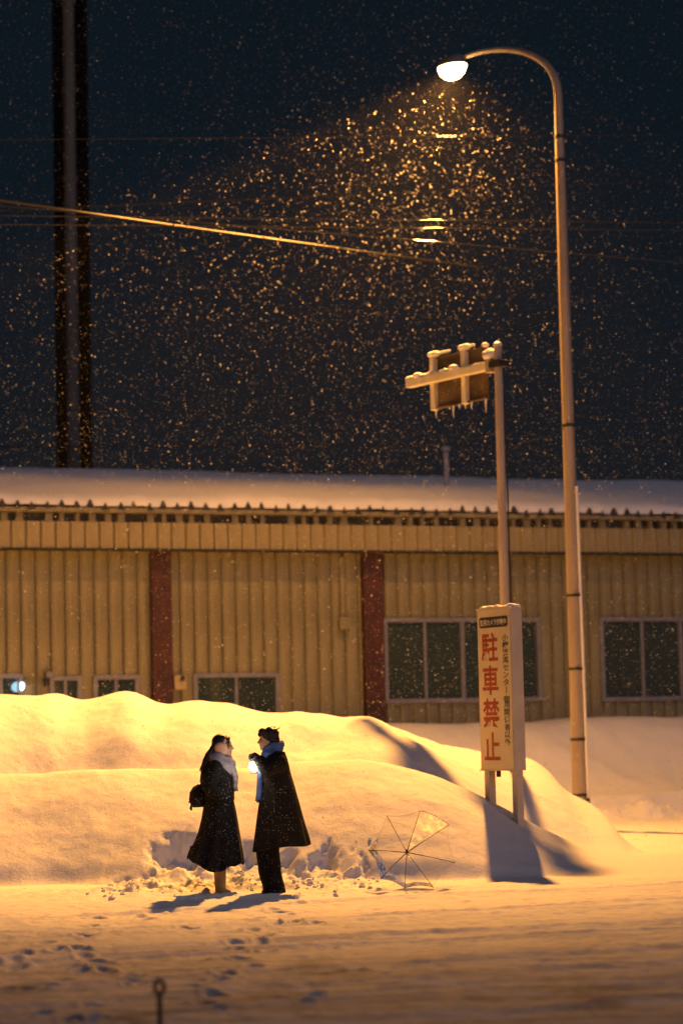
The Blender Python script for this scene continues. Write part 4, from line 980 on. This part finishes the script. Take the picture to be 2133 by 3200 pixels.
mo = [l for l in nt.links if l.to_node.type == 'OUTPUT_MATERIAL'][0].from_node
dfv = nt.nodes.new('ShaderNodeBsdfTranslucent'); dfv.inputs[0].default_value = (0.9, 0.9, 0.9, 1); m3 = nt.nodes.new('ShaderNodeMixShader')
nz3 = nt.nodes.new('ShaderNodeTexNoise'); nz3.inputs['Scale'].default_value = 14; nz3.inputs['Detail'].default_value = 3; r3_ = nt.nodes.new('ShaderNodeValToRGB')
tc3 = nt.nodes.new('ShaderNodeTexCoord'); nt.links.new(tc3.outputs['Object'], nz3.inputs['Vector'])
r3_.color_ramp.elements[0].position = 0.42; r3_.color_ramp.elements[0].color = (0.02, 0.02, 0.02, 1); r3_.color_ramp.elements[1].position = 0.72; r3_.color_ramp.elements[1].color = (0.8, 0.8, 0.8, 1)  # whitish translucent blotches put glints into the panel's colour
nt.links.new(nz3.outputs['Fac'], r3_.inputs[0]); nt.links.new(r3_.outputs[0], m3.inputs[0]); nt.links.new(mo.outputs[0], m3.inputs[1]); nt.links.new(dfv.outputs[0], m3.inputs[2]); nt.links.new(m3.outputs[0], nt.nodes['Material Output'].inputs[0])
M_RIB = mat('umbrella_rib', (0.06, 0.055, 0.05), 0.35, metal=0.7)
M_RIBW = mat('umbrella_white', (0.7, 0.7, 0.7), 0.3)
YU = 26.05; hub = P(1270, 2663, YU)
um = empty('umbrella', (hub.x, YU, hub.z)); tag(um, 'open clear plastic umbrella lying on its rim in the snow', 'umbrella')
tips = [(1208,2549),(1312,2534),(1402,2578),(1421,2696),(1353,2773),(1264,2777),(1189,2747),(1150,2657)]
RIM = -0.21
tipv = [P(x, y, YU+RIM+(0.10 if y < 2600 else 0.0)) - hub for x, y in tips]
def rib_pt(tv, t): q = tv*t; q.y = tv.y*(t**2.1); q += Vector((tv.x, 0, tv.z)).normalized()*0.02*math.sin(math.pi*t); return q
for i in range(8):
    tv = tipv[i]
    rb_ = MB().tube([rib_pt(tv, k/12) for k in range(13)], 0.0034, 6).build('rib', M_RIB, um, True)
    MB().tube([Vector((0, -0.16, 0.0)), rib_pt(tv, 0.48)], 0.0024, 6).build('stretcher', M_RIB, rb_, True)
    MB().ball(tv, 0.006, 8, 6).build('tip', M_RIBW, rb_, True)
    tv2 = tipv[(i+1) % 8]; mb = MB(); nA, nB = 12, 8; vv = []
    for a in range(nA+1):
        for b in range(nB+1):
            u_ = a/nA; w_ = b/nB; p0 = rib_pt(tv, u_); p1 = rib_pt(tv2, u_); q = p0.lerp(p1, w_)
            bow = 4*w_*(1-w_); q *= 1-0.06*bow*u_
            if i == 1: q = q + Vector((0.0, -0.05*bow*u_, 0.055*bow*u_**2)) + Vector((0.01*math.sin(9*u_+7*w_), -0.018*math.sin(7*u_+11*w_), 0.0))*u_*bow
            q.y += 0.004 + 0.012*bow*math.sin(5*u_+i)*u_
            vv.append(q)
    mb.add(vv, [(a*(nB+1)+b, a*(nB+1)+b+1, (a+1)*(nB+1)+b+1, (a+1)*(nB+1)+b) for a in range(nA) for b in range(nB)])
    mb.build('canopy_panel', M_CLEAR_GLINT if i == 1 else M_CLEAR, um, True)
    hemp = [vv[nA*(nB+1)+b] for b in range(nB+1)]
    MB().tube(hemp, 0.0042 if i == 1 else 0.002, 5).build('hem', M_RIBW if i in (0, 1) else M_CLEAR, um, True)  # white hem on the top panels paints in a glinting rim
MB().tube([(0, 0.05, 0), (0.004, -0.3, -0.012), (0.01, -0.58, -0.02)], 0.005, 8).build('shaft', M_RIB, um, True)
MB().lathe([(0.012, -0.02), (0.016, 0.0), (0.012, 0.03)], (0, 0, 0), 12).build('hub', M_RIB, um, True)
hk = [Vector((0.01, -0.58, -0.02)), Vector((0.012, -0.66, -0.022))] + [Vector((0.012-0.02+0.02*math.cos(t), -0.67-0.03*math.sin(t), -0.022-0.012*math.sin(t))) for t in np.linspace(0, math.pi, 8)]
MB().tube(hk, 0.008, 8).build('handle', M_CLEAR, um, True)

# ------------------------------------------------------------------ small eye post at the near kerb
YN = 12.6; ps = P(498, 3060, YN); pd = hgt(ps.x, YN)
po = empty('eye_post', (ps.x, YN, pd)); tag(po, 'short dark post with a ring head in the near foreground', 'post')
hh = ps.z-pd
MB().tube([(0, 0, -0.3), (0, 0, hh-0.075)], 0.0135, 12).build('shaft', M_DARKSTEEL, po, True)
MB().tube([(0.024*math.cos(t), 0, hh-0.04+0.034*math.sin(t)) for t in np.linspace(0, 2*math.pi, 26)], 0.0115, 10, False).build('ring', M_DARKSTEEL, po, True)

# ------------------------------------------------------------------ falling snow
M_FLAKE = bpy.data.materials.new('snowflake'); M_FLAKE.use_nodes = True
nt = M_FLAKE.node_tree; nt.nodes.remove(nt.nodes['Principled BSDF'])
d_ = nt.nodes.new('ShaderNodeBsdfDiffuse'); d_.inputs[0].default_value = (0.58, 0.58, 0.6, 1); t_l = nt.nodes.new('ShaderNodeBsdfTranslucent'); t_l.inputs[0].default_value = (0.58, 0.58, 0.6, 1)
mx = nt.nodes.new('ShaderNodeMixShader'); mx.inputs[0].default_value = 0.5
nt.links.new(d_.outputs[0], mx.inputs[1]); nt.links.new(t_l.outputs[0], mx.inputs[2]); nt.links.new(mx.outputs[0], nt.nodes['Material Output'].inputs[0])
def snowfall(n, ylo, yhi, rlo, rhi, seed, cluster=None, low=None):
    g_ = np.random.default_rng(seed)
    Y_ = np.cbrt(g_.uniform(ylo**3, yhi**3, n)); half = 0.175*Y_ + 1.2
    X_ = g_.uniform(-1, 1, n)*half; Z_ = g_.uniform(0.0, 1.0, n)*(0.34*Y_+2.2)
    if low: Z_ = low*g_.random(n)
    if cluster:                                        # extra flakes bunched around the lamp, added to thicken its bright spray
        X_ = cluster[0] + cluster[3]*g_.normal(size=n); Y_ = cluster[1] + cluster[4]*g_.normal(size=n); Z_ = cluster[2] + cluster[5]*g_.normal(size=n)
    ok = Z_ > height(X_[None, :], Y_[None, :])[0] + 0.03
    sw = (X_-W0.x)*WN.x+(Y_-W0.y)*WN.y
    ok &= (sw > 0.8) | (Z_ > Z_RF+1.0+np.maximum(0, -sw)*0.2)
    X_, Y_, Z_ = X_[ok], Y_[ok], Z_[ok]; n = len(X_)
    r = rlo + (rhi-rlo)*g_.random(n)**3.0
    base = np.array([[1,0,0],[-1,0,0],[0,1,0],[0,-1,0],[0,0,1.25],[0,0,-1.25]], float)
    fac = np.array([[0,2,4],[2,1,4],[1,3,4],[3,0,4],[2,0,5],[1,2,5],[3,1,5],[0,3,5]])
    ax = g_.normal(size=(n, 4)); ax /= np.linalg.norm(ax, axis=1, keepdims=True); w, x, y, z = ax.T
    Rm = np.stack([1-2*(y*y+z*z), 2*(x*y-z*w), 2*(x*z+y*w), 2*(x*y+z*w), 1-2*(x*x+z*z), 2*(y*z-x*w), 2*(x*z-y*w), 2*(y*z+x*w), 1-2*(x*x+y*y)], -1).reshape(n, 3, 3)
    V = np.einsum('nij,kj->nki', Rm, base)*r[:, None, None] + np.stack([X_, Y_, Z_], -1)[:, None, :]
    F = (fac[None] + (np.arange(n)*6)[:, None, None]).reshape(-1, 3)
    return V.reshape(-1, 3), F
parts = [snowfall(52000, 27, 56, 0.003, 0.0072, 1), snowfall(17000, 36, 47, 0.004, 0.0155, 2), snowfall(2600, 36, 47, 0.003, 0.015, 4, (1.3, 41.2, 11.3, 1.7, 1.4, 1.2)), snowfall(1300, 36, 47, 0.003, 0.015, 5, (-2.0, 41.0, 9.6, 2.4, 1.5, 1.0)), snowfall(11000, 15, 27, 0.0018, 0.0048, 3), snowfall(22000, 27, 45, 0.003, 0.0075, 6, low=7.0)]
Vs = []; Fs = []; off = 0
for v, f in parts: Vs.append(v); Fs.append(f+off); off += len(v)
Vs = np.concatenate(Vs); Fs = np.concatenate(Fs)
me = bpy.data.meshes.new('falling_snow'); me.vertices.add(len(Vs)); me.vertices.foreach_set('co', Vs.astype(np.float32).ravel())
me.loops.add(Fs.size); me.loops.foreach_set('vertex_index', Fs.astype(np.int32).ravel()); me.polygons.add(len(Fs)); me.polygons.foreach_set('loop_start', np.arange(0, Fs.size, 3, dtype=np.int32))
me.update(calc_edges=True); me.shade_smooth()
tag(link('falling_snow', me, M_FLAKE), 'snowflakes falling through the lamplight all over the picture', 'snowfall', kind='stuff')

# broken clods of snow kicked loose round the two
cr_ = np.random.default_rng(5); mb = MB()
for k in range(420):
    x = -1.15 + 0.75*cr_.normal(); y = 26.4 + 0.62*cr_.normal()
    if k % 3 == 0:
        x = cr_.choice([-2.3, -1.75, -0.42, 0.02, -2.5]) + 0.16*cr_.normal(); y = 26.9 + 0.55*cr_.normal()
    r = 0.006 + 0.028*cr_.random()**3
    if min((x-mp[0])**2 + (y-mp[1])**2, (x-wp[0])**2 + (y-wp[1])**2) < 0.09: continue
    i0 = len(mb.v); mb.ball((x, y, hgt(x, y)+r*0.35), (r*cr_.uniform(.8, 1.5), r*cr_.uniform(.8, 1.4), r*cr_.uniform(.6, 1.0)), 7, 5)
    for j in range(i0, len(mb.v)):
        v = mb.v[j]; mb.v[j] = (v[0]+r*0.28*math.sin(v[2]*190+k), v[1]+r*0.28*math.sin(v[0]*170+k), v[2]+r*0.22*math.sin(v[1]*210+k))
tag(mb.build('snow_clods', SNOW, None), 'loose clods of snow kicked up around the two people', 'snow clods', kind='stuff')

# ------------------------------------------------------------------ snowy air
HZ = MB().box((-175, -45, -1.2), (175, 380, 27)); hz = HZ.build('haze', None); tag(hz, 'thin snowy air glowing under the lamp', 'haze', kind='stuff')
mh = bpy.data.materials.new('snowy_air'); mh.use_nodes = True; nt = mh.node_tree; nt.nodes.remove(nt.nodes['Principled BSDF'])
pv = nt.nodes.new('ShaderNodeVolumePrincipled'); pv.inputs['Color'].default_value = (0.9, 0.92, 0.95, 1); pv.inputs['Density'].default_value = 0.00013; pv.inputs['Anisotropy'].default_value = 0.3
nt.links.new(pv.outputs[0], nt.nodes['Material Output'].inputs['Volume']); hz.data.materials.append(mh)
